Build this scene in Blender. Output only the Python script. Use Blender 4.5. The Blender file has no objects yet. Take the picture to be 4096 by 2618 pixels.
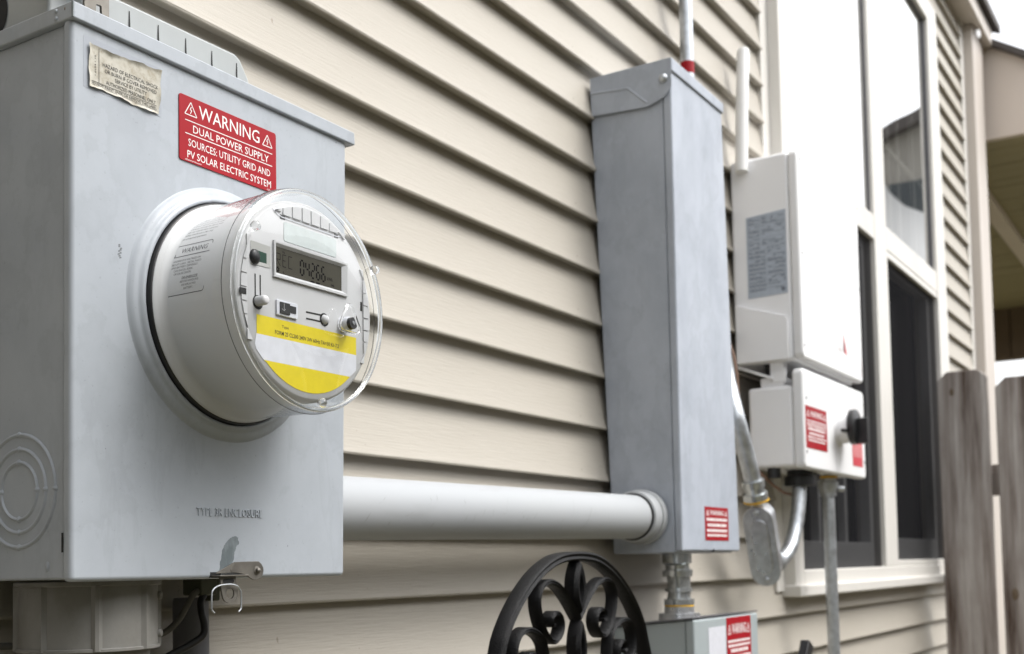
import bpy, bmesh, math, random
from math import radians, sin, cos, pi, tan, atan2, sqrt, degrees
from mathutils import Vector, Matrix
random.seed(7)
S = bpy.context.scene
COL = S.collection
H = 1.0                      # height of the lens above the ground; everything is built relative to the lens, then lifted

# ------------------------------------------------------------------ camera
cam_d = bpy.data.cameras.new('camera'); cam = bpy.data.objects.new('camera', cam_d); COL.objects.link(cam)
S.camera = cam
r_ = Vector((0.53056945, -0.84741674, -0.01951766)); u_ = Vector((-0.03565031, -0.04531437, 0.99833645)); f_ = Vector((0.84689144, 0.52899101, 0.05425309))
m = Matrix((r_, u_, -f_)).transposed().to_4x4(); m.translation = Vector((0, 0, H))
cam.matrix_world = m
cam_d.sensor_width = 36; cam_d.lens = 4680 / 4096 * 36
cam_d.shift_y = 704 / 4096
cam_d.clip_start = 0.02; cam_d.clip_end = 2000
cam_d.dof.use_dof = True; cam_d.dof.focus_distance = 0.835; cam_d.dof.aperture_fstop = 11.0; cam_d.dof.aperture_blades = 9

# ------------------------------------------------------------------ world and sun (bright overcast day)
SUN_EL, SUN_AZ = radians(56), radians(158)          # azimuth clockwise from +Y
W = bpy.data.worlds.new('World'); S.world = W; W.use_nodes = True
nt = W.node_tree; nt.nodes.clear()
sky = nt.nodes.new('ShaderNodeTexSky'); sky.sky_type = 'NISHITA'; sky.sun_disc = False
sky.sun_elevation = SUN_EL; sky.sun_rotation = SUN_AZ; sky.dust_density = 4.0; sky.air_density = 1.0; sky.ozone_density = 1.0
hs = nt.nodes.new('ShaderNodeHueSaturation'); hs.inputs['Saturation'].default_value = 0.12; hs.inputs['Value'].default_value = 1.0
bg = nt.nodes.new('ShaderNodeBackground'); bg.inputs['Strength'].default_value = 0.15
out = nt.nodes.new('ShaderNodeOutputWorld')
nt.links.new(sky.outputs[0], hs.inputs['Color']); nt.links.new(hs.outputs[0], bg.inputs['Color']); nt.links.new(bg.outputs[0], out.inputs['Surface'])
sd = bpy.data.lights.new('sun', 'SUN'); sd.energy = 0.5; sd.angle = radians(24); sd.color = (1.0, 0.965, 0.92)
so = bpy.data.objects.new('sun', sd); COL.objects.link(so)
tosun = Vector((sin(SUN_AZ) * cos(SUN_EL), cos(SUN_AZ) * cos(SUN_EL), sin(SUN_EL)))
so.rotation_euler = tosun.to_track_quat('Z', 'Y').to_euler(); so.location = (0, -6, 8)
S.view_settings.view_transform = 'Standard'; S.view_settings.look = 'None'
S.view_settings.gamma = 1; S.view_settings.use_curve_mapping = False
S.view_settings.exposure = 1.38
S.cycles.max_bounces = 12; S.cycles.transparent_max_bounces = 16; S.cycles.transmission_bounces = 10

# ------------------------------------------------------------------ materials
def N(nt, t, **k):
    n = nt.nodes.new(t)
    for a, b in k.items():
        if a in n.inputs: n.inputs[a].default_value = b
        else: setattr(n, a, b)
    return n
def mix(nt, fac, a, b, mode='MIX'):
    n = nt.nodes.new('ShaderNodeMix'); n.data_type = 'RGBA'; n.blend_type = mode
    for s, v in ((n.inputs[0], fac), (n.inputs[6], a), (n.inputs[7], b)):
        if isinstance(v, bpy.types.NodeSocket): nt.links.new(v, s)
        elif isinstance(v, (int, float)): s.default_value = v
        else: s.default_value = (*v, 1)
    return n.outputs[2]
def ramp(nt, src, stops):
    n = nt.nodes.new('ShaderNodeValToRGB'); e = n.color_ramp.elements
    while len(e) < len(stops): e.new(0.5)
    for i, (p, c) in enumerate(stops):
        e[i].position = p; e[i].color = (c, c, c, 1) if isinstance(c, (int, float)) else (*c, 1)
    nt.links.new(src, n.inputs[0]); return n.outputs[0]
def noise(nt, scale, stretch=(1, 1, 1), detail=4, rough=0.55, loc=(0, 0, 0)):
    tc = nt.nodes.new('ShaderNodeTexCoord'); mp = nt.nodes.new('ShaderNodeMapping')
    mp.inputs['Scale'].default_value = stretch; mp.inputs['Location'].default_value = loc
    nt.links.new(tc.outputs['Object'], mp.inputs[0])
    n = nt.nodes.new('ShaderNodeTexNoise'); n.inputs['Scale'].default_value = scale; n.inputs['Detail'].default_value = detail; n.inputs['Roughness'].default_value = rough
    nt.links.new(mp.outputs[0], n.inputs[0]); return n.outputs[0]
def base(name):
    m = bpy.data.materials.new(name); m.use_nodes = True
    return m, m.node_tree, m.node_tree.nodes['Principled BSDF']
def bump(nt, P, h, strength, dist=0.001):
    b = nt.nodes.new('ShaderNodeBump'); b.inputs['Strength'].default_value = strength; b.inputs['Distance'].default_value = dist
    nt.links.new(h, b.inputs['Height']); nt.links.new(b.outputs[0], P.inputs['Normal'])
def paint(name, col, rough=0.45, grime=0.12, grime_col=None, gscale=14, gstretch=(1, 1, 0.45), fine=900, fine_b=0.06, spec=0.5, metal=0.0, streak=0.0, smudge=0.0):
    """painted / moulded surface: soft blotchy wear, fine orange peel"""
    m, nt, P = base(name)
    g = grime_col or tuple(c * 0.62 for c in col)
    n1 = noise(nt, gscale, gstretch, 6, 0.6)
    c = mix(nt, ramp(nt, n1, [(0.42, 0), (0.75, grime)]), col, g)
    n2 = noise(nt, gscale * 3.1, (1, 1, 1), 5, 0.65, (3, 1, 7))
    c = mix(nt, ramp(nt, n2, [(0.5, 0), (0.8, grime * 0.8)]), c, tuple(min(1, x * 1.12) for x in col))
    if streak:
        n3 = noise(nt, 60, (1, 1, 0.05), 4, 0.6, (9, 2, 1))
        c = mix(nt, ramp(nt, n3, [(0.5, 0), (0.75, streak)]), c, g)
    if smudge:
        n4 = noise(nt, 11, (1, 1, 0.8), 7, 0.62, (6, 3, 2)); dk = tuple(x * 0.66 for x in col)
        c = mix(nt, ramp(nt, n4, [(0.535, 0), (0.56, smudge), (0.60, smudge * .55), (0.66, smudge * .2)]), c, dk)
        n5 = noise(nt, 24, (1.6, 1, 0.35), 6, 0.6, (1, 8, 4))
        c = mix(nt, ramp(nt, n5, [(0.56, 0), (0.60, smudge * .8), (0.66, 0)]), c, dk)
        n6 = noise(nt, 420, (1, 1, 1), 2, 0.5, (2, 2, 9))
        c = mix(nt, ramp(nt, n6, [(0.70, 0), (0.74, smudge)]), c, tuple(x * 0.4 for x in col))
        n7 = noise(nt, 17, (1, 1, 0.5), 5, 0.6, (8, 8, 1))
        c = mix(nt, ramp(nt, n7, [(0.58, 0), (0.66, smudge * .4)]), c, tuple(min(1, x * 1.18) for x in col))
    nt.links.new(c, P.inputs['Base Color'])
    rr = ramp(nt, n1, [(0.3, rough * 0.88), (0.7, min(1, rough * 1.2))]); nt.links.new(rr, P.inputs['Roughness'])
    P.inputs['Specular IOR Level'].default_value = spec; P.inputs['Metallic'].default_value = metal
    bump(nt, P, noise(nt, fine, (1, 1, 1), 2), fine_b, 0.0004)
    return m
def flat(name, col, rough=0.5, metal=0.0, spec=0.5, n=0.06):
    m, nt, P = base(name)
    c = mix(nt, ramp(nt, noise(nt, 120), [(0.35, 0), (0.8, 1)]), col, tuple(x * (1 - 2 * n) for x in col))
    nt.links.new(c, P.inputs['Base Color']); P.inputs['Roughness'].default_value = rough; P.inputs['Metallic'].default_value = metal
    P.inputs['Specular IOR Level'].default_value = spec
    return m
def siding_mat():
    m, nt, P = base('vinyl_siding')
    a = (0.415, 0.385, 0.334); b = (0.345, 0.316, 0.268)
    n1 = noise(nt, 3.5, (0.6, 1, 2.5), 6, 0.6)
    c = mix(nt, ramp(nt, n1, [(0.42, 0), (0.8, 0.5)]), a, b)
    n2 = noise(nt, 45, (0.5, 1, 6), 5, 0.6, (2, 0, 5))
    c = mix(nt, ramp(nt, n2, [(0.5, 0), (0.8, 0.18)]), c, (0.36, 0.32, 0.26))
    nt.links.new(c, P.inputs['Base Color']); P.inputs['Roughness'].default_value = 0.5; P.inputs['Specular IOR Level'].default_value = 0.35
    sp = noise(nt, 160, (1, 1, 1), 2, 0.5, (3, 3, 3)); c = mix(nt, ramp(nt, sp, [(0.73, 0), (0.77, 0.55)]), c, (0.16, 0.13, 0.09)); nt.links.new(c, P.inputs['Base Color'])
    g = noise(nt, 70, (0.35, 1, 6), 6, 0.6)
    g2 = noise(nt, 2.2, (1, 1, 3), 2)
    ad = nt.nodes.new('ShaderNodeMath'); ad.operation = 'MULTIPLY_ADD'; nt.links.new(g2, ad.inputs[0]); ad.inputs[1].default_value = 2.2; nt.links.new(g, ad.inputs[2])
    bump(nt, P, ad.outputs[0], 0.5, 0.0012)
    return m
def galv(name, col=(0.60, 0.63, 0.66), rough=0.36):
    m, nt, P = base(name)
    n1 = noise(nt, 90, (1, 1, 1), 4)
    c = mix(nt, ramp(nt, n1, [(0.3, 0), (0.7, 1)]), col, tuple(x * 0.72 for x in col))
    nt.links.new(c, P.inputs['Base Color']); P.inputs['Metallic'].default_value = 0.85
    nt.links.new(ramp(nt, noise(nt, 50), [(0.3, rough * 0.8), (0.7, rough * 1.4)]), P.inputs['Roughness'])
    bump(nt, P, n1, 0.12, 0.0005); return m
def castiron():
    m, nt, P = base('black_cast_paint')
    n1 = noise(nt, 60, (1, 1, 1), 4)
    nt.links.new(mix(nt, ramp(nt, n1, [(0.45, 0), (0.8, 0.6)]), (0.0025, 0.0025, 0.003), (0.007, 0.007, 0.008)), P.inputs['Base Color'])
    P.inputs['Roughness'].default_value = 0.46; P.inputs['Specular IOR Level'].default_value = 0.2
    v = nt.nodes.new('ShaderNodeTexVoronoi'); v.inputs['Scale'].default_value = 900
    tc = nt.nodes.new('ShaderNodeTexCoord'); nt.links.new(tc.outputs['Object'], v.inputs['Vector'])
    bump(nt, P, v.outputs['Distance'], 0.55, 0.0008); return m
def thin_glass(name, tint=(0.97, 0.98, 0.98), lo=0.035, hi=0.85, rough=0.015, haze=0.0):
    m = bpy.data.materials.new(name); m.use_nodes = True; nt = m.node_tree; nt.nodes.clear()
    o = nt.nodes.new('ShaderNodeOutputMaterial'); tr = nt.nodes.new('ShaderNodeBsdfTransparent'); tr.inputs[0].default_value = (*tint, 1)
    gl = nt.nodes.new('ShaderNodeBsdfGlossy'); gl.inputs['Roughness'].default_value = rough
    lw = nt.nodes.new('ShaderNodeLayerWeight'); lw.inputs['Blend'].default_value = 0.5
    p = nt.nodes.new('ShaderNodeMath'); p.operation = 'POWER'; nt.links.new(lw.outputs['Facing'], p.inputs[0]); p.inputs[1].default_value = 3.4
    q = nt.nodes.new('ShaderNodeMath'); q.operation = 'MULTIPLY_ADD'; nt.links.new(p.outputs[0], q.inputs[0]); q.inputs[1].default_value = hi; q.inputs[2].default_value = lo
    mx = nt.nodes.new('ShaderNodeMixShader'); nt.links.new(q.outputs[0], mx.inputs[0]); nt.links.new(tr.outputs[0], mx.inputs[1]); nt.links.new(gl.outputs[0], mx.inputs[2])
    last = mx.outputs[0]
    if haze:
        df = nt.nodes.new('ShaderNodeBsdfDiffuse'); df.inputs[0].default_value = (0.7, 0.7, 0.7, 1)
        m2 = nt.nodes.new('ShaderNodeMixShader')
        nt.links.new(ramp(nt, noise(nt, 70), [(0.55, haze * 0.3), (0.85, haze)]), m2.inputs[0]); nt.links.new(last, m2.inputs[1]); nt.links.new(df.outputs[0], m2.inputs[2]); last = m2.outputs[0]
    nt.links.new(last, o.inputs[0]); return m
def solid_glass(name, rough=0.02):
    m, nt, P = base(name)
    nt.links.new(mix(nt, noise(nt, 40), (1, 1, 1), (0.96, 0.97, 0.97)), P.inputs['Base Color'])
    P.inputs['Transmission Weight'].default_value = 1; P.inputs['Roughness'].default_value = rough; P.inputs['IOR'].default_value = 1.5; return m
def window_glass():
    m = bpy.data.materials.new('window_glass'); m.use_nodes = True; nt = m.node_tree; nt.nodes.clear()
    o = nt.nodes.new('ShaderNodeOutputMaterial')
    d = nt.nodes.new('ShaderNodeBsdfTransparent'); nt.links.new(mix(nt, noise(nt, 3), (0.72, 0.74, 0.73), (0.80, 0.81, 0.80)), d.inputs[0])
    gl = nt.nodes.new('ShaderNodeBsdfGlossy'); gl.inputs['Roughness'].default_value = 0.012; gl.inputs[0].default_value = (1, 1, 1, 1)
    lw = nt.nodes.new('ShaderNodeLayerWeight'); lw.inputs['Blend'].default_value = 0.5
    p = nt.nodes.new('ShaderNodeMath'); p.operation = 'POWER'; nt.links.new(lw.outputs['Facing'], p.inputs[0]); p.inputs[1].default_value = 2.2
    q = nt.nodes.new('ShaderNodeMath'); q.operation = 'MULTIPLY_ADD'; nt.links.new(p.outputs[0], q.inputs[0]); q.inputs[1].default_value = 0.65; q.inputs[2].default_value = 0.45
    mx = nt.nodes.new('ShaderNodeMixShader'); nt.links.new(q.outputs[0], mx.inputs[0]); nt.links.new(d.outputs[0], mx.inputs[1]); nt.links.new(gl.outputs[0], mx.inputs[2])
    nt.links.new(mx.outputs[0], o.inputs[0]); return m
def screen_mat():
    m = bpy.data.materials.new('insect_screen'); m.use_nodes = True; nt = m.node_tree; nt.nodes.clear()
    o = nt.nodes.new('ShaderNodeOutputMaterial'); t = nt.nodes.new('ShaderNodeBsdfTransparent'); t.inputs[0].default_value = (1, 1, 1, 1)
    d = nt.nodes.new('ShaderNodeBsdfDiffuse'); nt.links.new(mix(nt, noise(nt, 6, (1, 1, 0.2)), (0.010, 0.010, 0.011), (0.022, 0.022, 0.024)), d.inputs[0])
    mx = nt.nodes.new('ShaderNodeMixShader'); mx.inputs[0].default_value = 0.74
    nt.links.new(t.outputs[0], mx.inputs[1]); nt.links.new(d.outputs[0], mx.inputs[2]); nt.links.new(mx.outputs[0], o.inputs[0]); return m
def wood_mat():
    m, nt, P = base('weathered_wood')
    n1 = noise(nt, 26, (1, 1, 0.06), 6, 0.65); n2 = noise(nt, 5, (1, 1, 0.5), 4, 0.6, (4, 4, 0))
    c = ramp(nt, n1, [(0.33, (0.10, 0.07, 0.055)), (0.5, (0.36, 0.32, 0.295)), (0.68, (0.60, 0.57, 0.545))])
    c = mix(nt, ramp(nt, n2, [(0.50, 0), (0.75, 0.5)]), c, (0.22, 0.165, 0.135))
    nt.links.new(c, P.inputs['Base Color']); P.inputs['Roughness'].default_value = 0.85; P.inputs['Specular IOR Level'].default_value = 0.2
    bump(nt, P, n1, 0.6, 0.003); return m
def ground_mat():
    m, nt, P = base('lawn_soil')
    n1 = noise(nt, 1.5, (1, 1, 1), 6, 0.65); n2 = noise(nt, 30, (1, 1, 1), 4)
    c = ramp(nt, n1, [(0.4, (0.15, 0.125, 0.085)), (0.55, (0.12, 0.115, 0.06)), (0.75, (0.17, 0.15, 0.10))])
    c = mix(nt, ramp(nt, n2, [(0.3, 0), (0.7, 0.6)]), c, (0.08, 0.07, 0.045))
    nt.links.new(c, P.inputs['Base Color']); P.inputs['Roughness'].default_value = 0.95; bump(nt, P, n2, 0.8, 0.02); return m
def paper_mat():
    m, nt, P = base('aged_paper')
    n1 = noise(nt, 70, (1, 1, 1), 7, 0.7); n2 = noise(nt, 300, (1, 1, 1), 5, 0.7, (1, 5, 2))
    c = ramp(nt, n1, [(0.3, (0.30, 0.26, 0.19)), (0.5, (0.47, 0.45, 0.385)), (0.7, (0.56, 0.54, 0.48))])
    c = mix(nt, ramp(nt, n2, [(0.55, 0), (0.72, 0.55)]), c, (0.25, 0.2, 0.13))
    nt.links.new(c, P.inputs['Base Color']); P.inputs['Roughness'].default_value = 0.8; return m
def pvc_pipe():
    m, nt, P = base('light_grey_conduit_plastic')
    a = (0.375, 0.39, 0.405)
    n1 = noise(nt, 10, (0.35, 1, 1), 6, 0.6)
    c = mix(nt, ramp(nt, n1, [(0.45, 0), (0.8, 0.35)]), a, (0.42, 0.43, 0.42))
    w2 = noise(nt, 30, (0.25, 1, 1), 5, 0.6, (1, 5, 9)); c = mix(nt, ramp(nt, w2, [(0.58, 0), (0.70, 0.22)]), c, (0.24, 0.245, 0.24))
    nt.links.new(c, P.inputs['Base Color']); P.inputs['Roughness'].default_value = 0.6; P.inputs['Specular IOR Level'].default_value = 0.25; return m

M_BOX = paint('grey_enamel_meter_box', (0.375, 0.405, 0.44), 0.42, 0.45, (0.285, 0.31, 0.345), 16, (1, 1, 0.7), 1400, 0.05, smudge=0.22)
M_BOX2 = paint('grey_enamel_trough', (0.41, 0.445, 0.505), 0.45, 0.55, (0.26, 0.29, 0.34), 13, (1, 1, 0.6), 900, 0.03, streak=0.15, smudge=0.24)
M_BOX3 = paint('grey_green_enamel', (0.33, 0.37, 0.38), 0.42, 0.1, None, 14)
M_CAST = paint('cast_hub_grey', (0.36, 0.38, 0.38), 0.5, 0.15, None, 30)
M_DARKPAINT = flat('dark_gap', (0.012, 0.012, 0.012), 0.8)
M_SIDE = siding_mat()
M_TRIM = paint('vinyl_trim', (0.66, 0.64, 0.60), 0.45, 0.12, None, 6)
M_POST = paint('corner_trim', (0.56, 0.51, 0.46), 0.5, 0.12, None, 6)
M_GABLE = paint('gable_panel_paint', (0.68, 0.60, 0.53), 0.6, 0.12, None, 2)
M_SOFFIT = paint('soffit_paint', (0.33, 0.29, 0.17), 0.6, 0.2, None, 2)
M_BROWN = paint('brown_stain', (0.16, 0.115, 0.075), 0.7, 0.3, None, 5, (1, 1, 0.2))
M_ROOF = paint('roof_shingle', (0.10, 0.09, 0.085), 0.9, 0.3, None, 30)
M_WHITE = paint('white_powder_coat', (0.78, 0.78, 0.785), 0.38, 0.05, None, 8)
M_WHITE2 = paint('light_grey_casting', (0.86, 0.86, 0.87), 0.42, 0.06, None, 8)
M_WPIPE = paint('white_plastic', (0.76, 0.76, 0.75), 0.45, 0.08, None, 12)
M_PIPE = pvc_pipe()
M_GALV = galv('galvanised_steel')
M_FIT = galv('bright_zinc_fitting', (0.66, 0.69, 0.70), 0.17)
M_ZINC = galv('zinc_plate_aged', (0.23, 0.215, 0.19), 0.5)
M_CASTAL = galv('cast_aluminium', (0.62, 0.63, 0.65), 0.30)
M_IRON = castiron()
M_BLACK = flat('black_plastic', (0.012, 0.012, 0.013), 0.42)
M_RUBBER = flat('black_rubber', (0.018, 0.018, 0.018), 0.5)
M_RED = paint('red_engraved_plastic', (0.31, 0.002, 0.009), 0.5, 0.12, (0.25, 0.002, 0.009), 60, spec=0.25)
M_REDFADE = paint('faded_red_label', (0.52, 0.04, 0.06), 0.5, 0.25, (0.6, 0.2, 0.2), 30)
M_WTEXT = flat('white_lettering', (0.82, 0.80, 0.79), 0.5)
M_PINK = flat('faint_pink_lettering', (0.75, 0.42, 0.42), 0.5)
M_KTEXT = flat('black_lettering', (0.015, 0.015, 0.015), 0.5)
M_GTEXT = flat('grey_print', (0.10, 0.10, 0.105), 0.5)
M_YEL = flat('yellow_label', (0.66, 0.53, 0.003), 0.45)
M_YRING = flat('yellow_ring', (0.70, 0.40, 0.02), 0.5)
M_PWHITE = flat('white_label', (0.62, 0.63, 0.68), 0.45)
M_MBODY = paint('meter_plastic', (0.62, 0.62, 0.625), 0.42, 0.05, None, 20, (1, 1, 1), 2500, 0.03)
M_MFACE = paint('meter_face_plastic', (0.50, 0.50, 0.51), 0.5, 0.04, None, 30, (1, 1, 1), 2500, 0.03)
M_BLANK = flat('blank_label', (0.56, 0.61, 0.61), 0.5)
M_LCD = paint('lcd_glass', (0.070, 0.066, 0.053), 0.4, 0.5, (0.05, 0.046, 0.037), 30, spec=0.05)
M_LCDK = flat('lcd_segments', (0.004, 0.004, 0.005), 0.6, spec=0.05)
M_PCB = flat('green_board', (0.01, 0.05, 0.03), 0.3)
M_CLEAR = thin_glass('clear_cover', lo=0.03, hi=0.9)
M_SOLIDG = solid_glass('clear_moulding')
M_WGLASS = window_glass(); M_SCREEN = screen_mat()
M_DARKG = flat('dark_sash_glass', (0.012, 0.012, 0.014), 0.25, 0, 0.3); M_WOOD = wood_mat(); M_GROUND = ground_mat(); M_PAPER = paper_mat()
M_BARE = paint('scraped_zinc', (0.13, 0.155, 0.165), 0.45, 0.9, (0.26, 0.29, 0.31), 160, (1, 1, 0.4))
M_SCUFF = flat('scuff', (0.16, 0.17, 0.18), 0.6)
M_LABELBLUE = flat('rating_label', (0.42, 0.47, 0.54), 0.5)
M_LABELINK = flat('rating_ink', (0.17, 0.19, 0.23), 0.5)
M_DARKBACK = flat('dark_interior', (0.03, 0.03, 0.034), 0.9)  # near-black backing: the unlit room's darkness is put into its colour
M_SASH = flat('sash_behind_screen', (0.75, 0.75, 0.75), 0.6)
M_DKPIPE = paint('dark_grey_pipe', (0.115, 0.115, 0.125), 0.5, 0.3, None, 30)
M_DIRTY = paint('dusty_grey_plastic', (0.20, 0.195, 0.18), 0.6, 0.6, (0.13, 0.12, 0.10), 45, (1, 1, 0.5))
M_CABLE = paint('dusty_cable', (0.11, 0.105, 0.09), 0.6, 0.5, (0.05, 0.05, 0.045), 60)
M_RUSTY = paint('tarnished_brass', (0.07, 0.075, 0.05), 0.5, 0.4, None, 60)
M_BWIRE = flat('brown_wire', (0.22, 0.13, 0.09), 0.5)
M_NEIGH = paint('neighbour_wall', (0.30, 0.285, 0.255), 0.7, 0.2, None, 2)
M_NWHITE = paint('bright_slope_white', (0.85, 0.85, 0.84), 0.5, 0.05, None, 3); M_NGLASS = flat('neighbour_window_glass', (0.03, 0.04, 0.045), 0.1)

# ------------------------------------------------------------------ mesh building
class G:
    def __init__(s): s.v = []; s.f = []
    def add(s, vs, fs):
        o = len(s.v); s.v += [tuple(p) for p in vs]; s.f += [tuple(i + o for i in q) for q in fs]; return s
    def hexa(s, p):      # 8 points: bottom ring (ccw) then top ring
        return s.add(p, [(0, 3, 2, 1), (4, 5, 6, 7), (0, 1, 5, 4), (1, 2, 6, 5), (2, 3, 7, 6), (3, 0, 4, 7)])
    def box(s, x0, x1, y0, y1, z0, z1):
        return s.hexa([(x0, y0, z0), (x1, y0, z0), (x1, y1, z0), (x0, y1, z0), (x0, y0, z1), (x1, y0, z1), (x1, y1, z1), (x0, y1, z1)])
    def prism(s, poly, a, b, T):    # 2-D polygon at depth a..b, T(u,v,d) -> point
        n = len(poly)
        s.add([T(u, v, a) for u, v in poly] + [T(u, v, b) for u, v in poly],
              [tuple(range(n)), tuple(range(2 * n - 1, n - 1, -1))] + [(i, i + n, (i + 1) % n + n, (i + 1) % n) for i in range(n)])
        return s
    def lathe(s, prof, T, n=48, closed=False):   # prof [(r, h)], T(x, y, h) -> point
        vs = []; fs = []
        for r, h in prof:
            for i in range(n):
                a = 2 * pi * i / n; vs.append(T(r * cos(a), r * sin(a), h))
        k = len(prof)
        for j in range(k - 1):
            for i in range(n):
                fs.append((j * n + i, j * n + (i + 1) % n, (j + 1) * n + (i + 1) % n, (j + 1) * n + i))
        if closed: fs += [tuple(range(n))[::-1], tuple((k - 1) * n + i for i in range(n))]
        return s.add(vs, fs)
    def tube(s, path, r, n=14, caps=True):
        P = [Vector(p) for p in path]; R = r if isinstance(r, (list, tuple)) else [r] * len(P)
        t0 = (P[1] - P[0]).normalized(); up = Vector((0, 0, 1)) if abs(t0.z) < 0.9 else Vector((1, 0, 0))
        a = t0.cross(up).normalized(); vs = []; fs = []
        for i, p in enumerate(P):
            t = (P[min(i + 1, len(P) - 1)] - P[max(i - 1, 0)]).normalized()
            a = (a - t * a.dot(t)).normalized(); b = t.cross(a)
            for k in range(n):
                w = 2 * pi * k / n; vs.append(p + (a * cos(w) + b * sin(w)) * R[i])
        for i in range(len(P) - 1):
            for k in range(n): fs.append((i * n + k, i * n + (k + 1) % n, (i + 1) * n + (k + 1) % n, (i + 1) * n + k))
        if caps: fs += [tuple(range(n)), tuple((len(P) - 1) * n + k for k in range(n))]
        return s.add(vs, fs)
    def ribbon(s, pts, w, y0, y1, cham=0.25, taper=None, groove=0.9):
        """bar of width w swept along a path in the XZ plane, between depths y0 (front) and y1"""
        P = [Vector((a, 0, b)) for a, b in pts]; c = w * cham; vs = []; fs = []
        for i, p in enumerate(P):
            t = (P[min(i + 1, len(P) - 1)] - P[max(i - 1, 0)]).normalized(); nrm = Vector((-t.z, 0, t.x)); k = (taper[i] if taper else 1)
            for a, y in ((-w / 2, y1), (-w / 2, y0 + c), (-w / 2 + c, y0), (0, y0 + c * groove), (w / 2 - c, y0), (w / 2, y0 + c), (w / 2, y1)):
                q = p + nrm * a * k; vs.append((q.x, y, q.z))
        n = 7
        for i in range(len(P) - 1):
            for k in range(n): fs.append((i * n + k, i * n + (k + 1) % n, (i + 1) * n + (k + 1) % n, (i + 1) * n + k))
        fs += [tuple(range(n)), tuple((len(P) - 1) * n + k for k in range(n))[::-1]]
        return s.add(vs, fs)
XZ = lambda u, v, d: (u, d, v)                 # plane parallel to the wall
def YZ(u, v, d): return (d, u, v)              # plane across the wall
def XY(u, v, d): return (u, v, d)
def catmull(pts, n=6):
    P = [pts[0]] + list(pts) + [pts[-1]]; o = []
    for i in range(1, len(P) - 2):
        for k in range(n):
            t = k / n; a, b, c, d = P[i - 1], P[i], P[i + 1], P[i + 2]
            o.append(tuple(0.5 * (2 * b[j] + (c[j] - a[j]) * t + (2 * a[j] - 5 * b[j] + 4 * c[j] - d[j]) * t * t + (3 * b[j] - a[j] - 3 * c[j] + d[j]) * t ** 3) for j in range(len(b))))
    o.append(tuple(pts[-1])); return o
def rrect(x0, x1, z0, z1, r, n=5):
    o = []
    for cx, cz, a0 in ((x1 - r, z1 - r, 0), (x0 + r, z1 - r, 90), (x0 + r, z0 + r, 180), (x1 - r, z0 + r, 270)):
        for k in range(n + 1):
            a = radians(a0 + 90 * k / n); o.append((cx + r * cos(a), cz + r * sin(a)))
    return o
BASE = {}
def thing(name, label, cat, loc, group=None):
    o = bpy.data.objects.new(name, None); COL.objects.link(o); o.location = loc; o.empty_display_size = 0.05
    o['label'] = label; o['category'] = cat
    if group: o['group'] = group
    BASE[o.name] = Vector(loc); return o
def mesh(g, fix=True, smooth=35, shift=None):
    me = bpy.data.meshes.new('m'); vs = [Vector(p) for p in g.v]
    if shift is not None: vs = [p - shift for p in vs]
    me.from_pydata([tuple(p) for p in vs], [], g.f); me.validate()
    if fix:
        bm = bmesh.new(); bm.from_mesh(me); bmesh.ops.recalc_face_normals(bm, faces=bm.faces); bm.to_mesh(me); bm.free()
    if smooth: me.shade_smooth(); me.set_sharp_from_angle(angle=radians(smooth))
    return me
WARP = None
def obj(name, g, mat, parent=None, bev=0, seg=2, smooth=35, fix=True, label=None):
    if WARP and isinstance(g, G): g.v = [WARP(p) for p in g.v]
    sh = BASE[parent.name] if parent else Vector((0, 0, 0))
    me = mesh(g, fix, smooth, sh) if isinstance(g, G) else g
    me.name = name; me.materials.clear(); me.materials.append(mat)
    o = bpy.data.objects.new(name, me); COL.objects.link(o)
    if parent: o.parent = parent
    BASE[o.name] = sh
    if bev:
        b = o.modifiers.new('bevel', 'BEVEL'); b.width = bev; b.segments = seg; b.limit_method = 'ANGLE'; b.angle_limit = radians(40); b.harden_normals = True
    if label: o['label'] = label
    return o
def tag(o, label, cat, group=None):
    o['label'] = label; o['category'] = cat
    if group: o['group'] = group
    return o
def dup(o, parent, loc):
    c = o.copy(); COL.objects.link(c); c.parent = parent; c.location = loc; BASE[c.name] = BASE[o.name]; return c

_font = {}
def text(g, s, T, x, z, h, width=None, align='L', d=0.0, ext=0.0, shear=0.0, bold=0.0, space=1.0):
    """lettering: cap height h, baseline start (x, z) in the plane of T(u, v, depth)"""
    cu = bpy.data.curves.new('t', 'FONT'); cu.body = s; cu.size = 1; cu.resolution_u = 2; cu.extrude = ext / h * 0.7 if ext else 0; cu.offset = bold; cu.space_character = space
    o = bpy.data.objects.new('t', cu); COL.objects.link(o)
    dg = bpy.context.evaluated_depsgraph_get(); me = o.evaluated_get(dg).to_mesh()
    vs = [tuple(v.co) for v in me.vertices]; fs = [tuple(p.vertices) for p in me.polygons]
    o.to_mesh_clear(); bpy.data.objects.remove(o); bpy.data.curves.remove(cu)
    if not vs: return
    x0 = min(v[0] for v in vs); x1 = max(v[0] for v in vs)
    k = h / 0.7; kx = (width / (x1 - x0)) if width else k
    off = -x0 * kx if align == 'L' else (-(x0 + x1) / 2 * kx)
    g.add([T(x + off + v[0] * kx + shear * v[1] * k, z + v[1] * k, d - v[2] * k) for v in vs], fs)
def rect(g, T, x0, x1, z0, z1, d):
    g.add([T(x0, z0, d), T(x1, z0, d), T(x1, z1, d), T(x0, z1, d)], [(0, 1, 2, 3)])
def line(g, T, a, b, w, d):
    v = Vector((b[0] - a[0], b[1] - a[1])); n = Vector((-v.y, v.x)).normalized() * w / 2
    g.add([T(a[0] - n.x, a[1] - n.y, d), T(b[0] - n.x, b[1] - n.y, d), T(b[0] + n.x, b[1] + n.y, d), T(a[0] + n.x, a[1] + n.y, d)], [(0, 1, 2, 3)])
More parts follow.
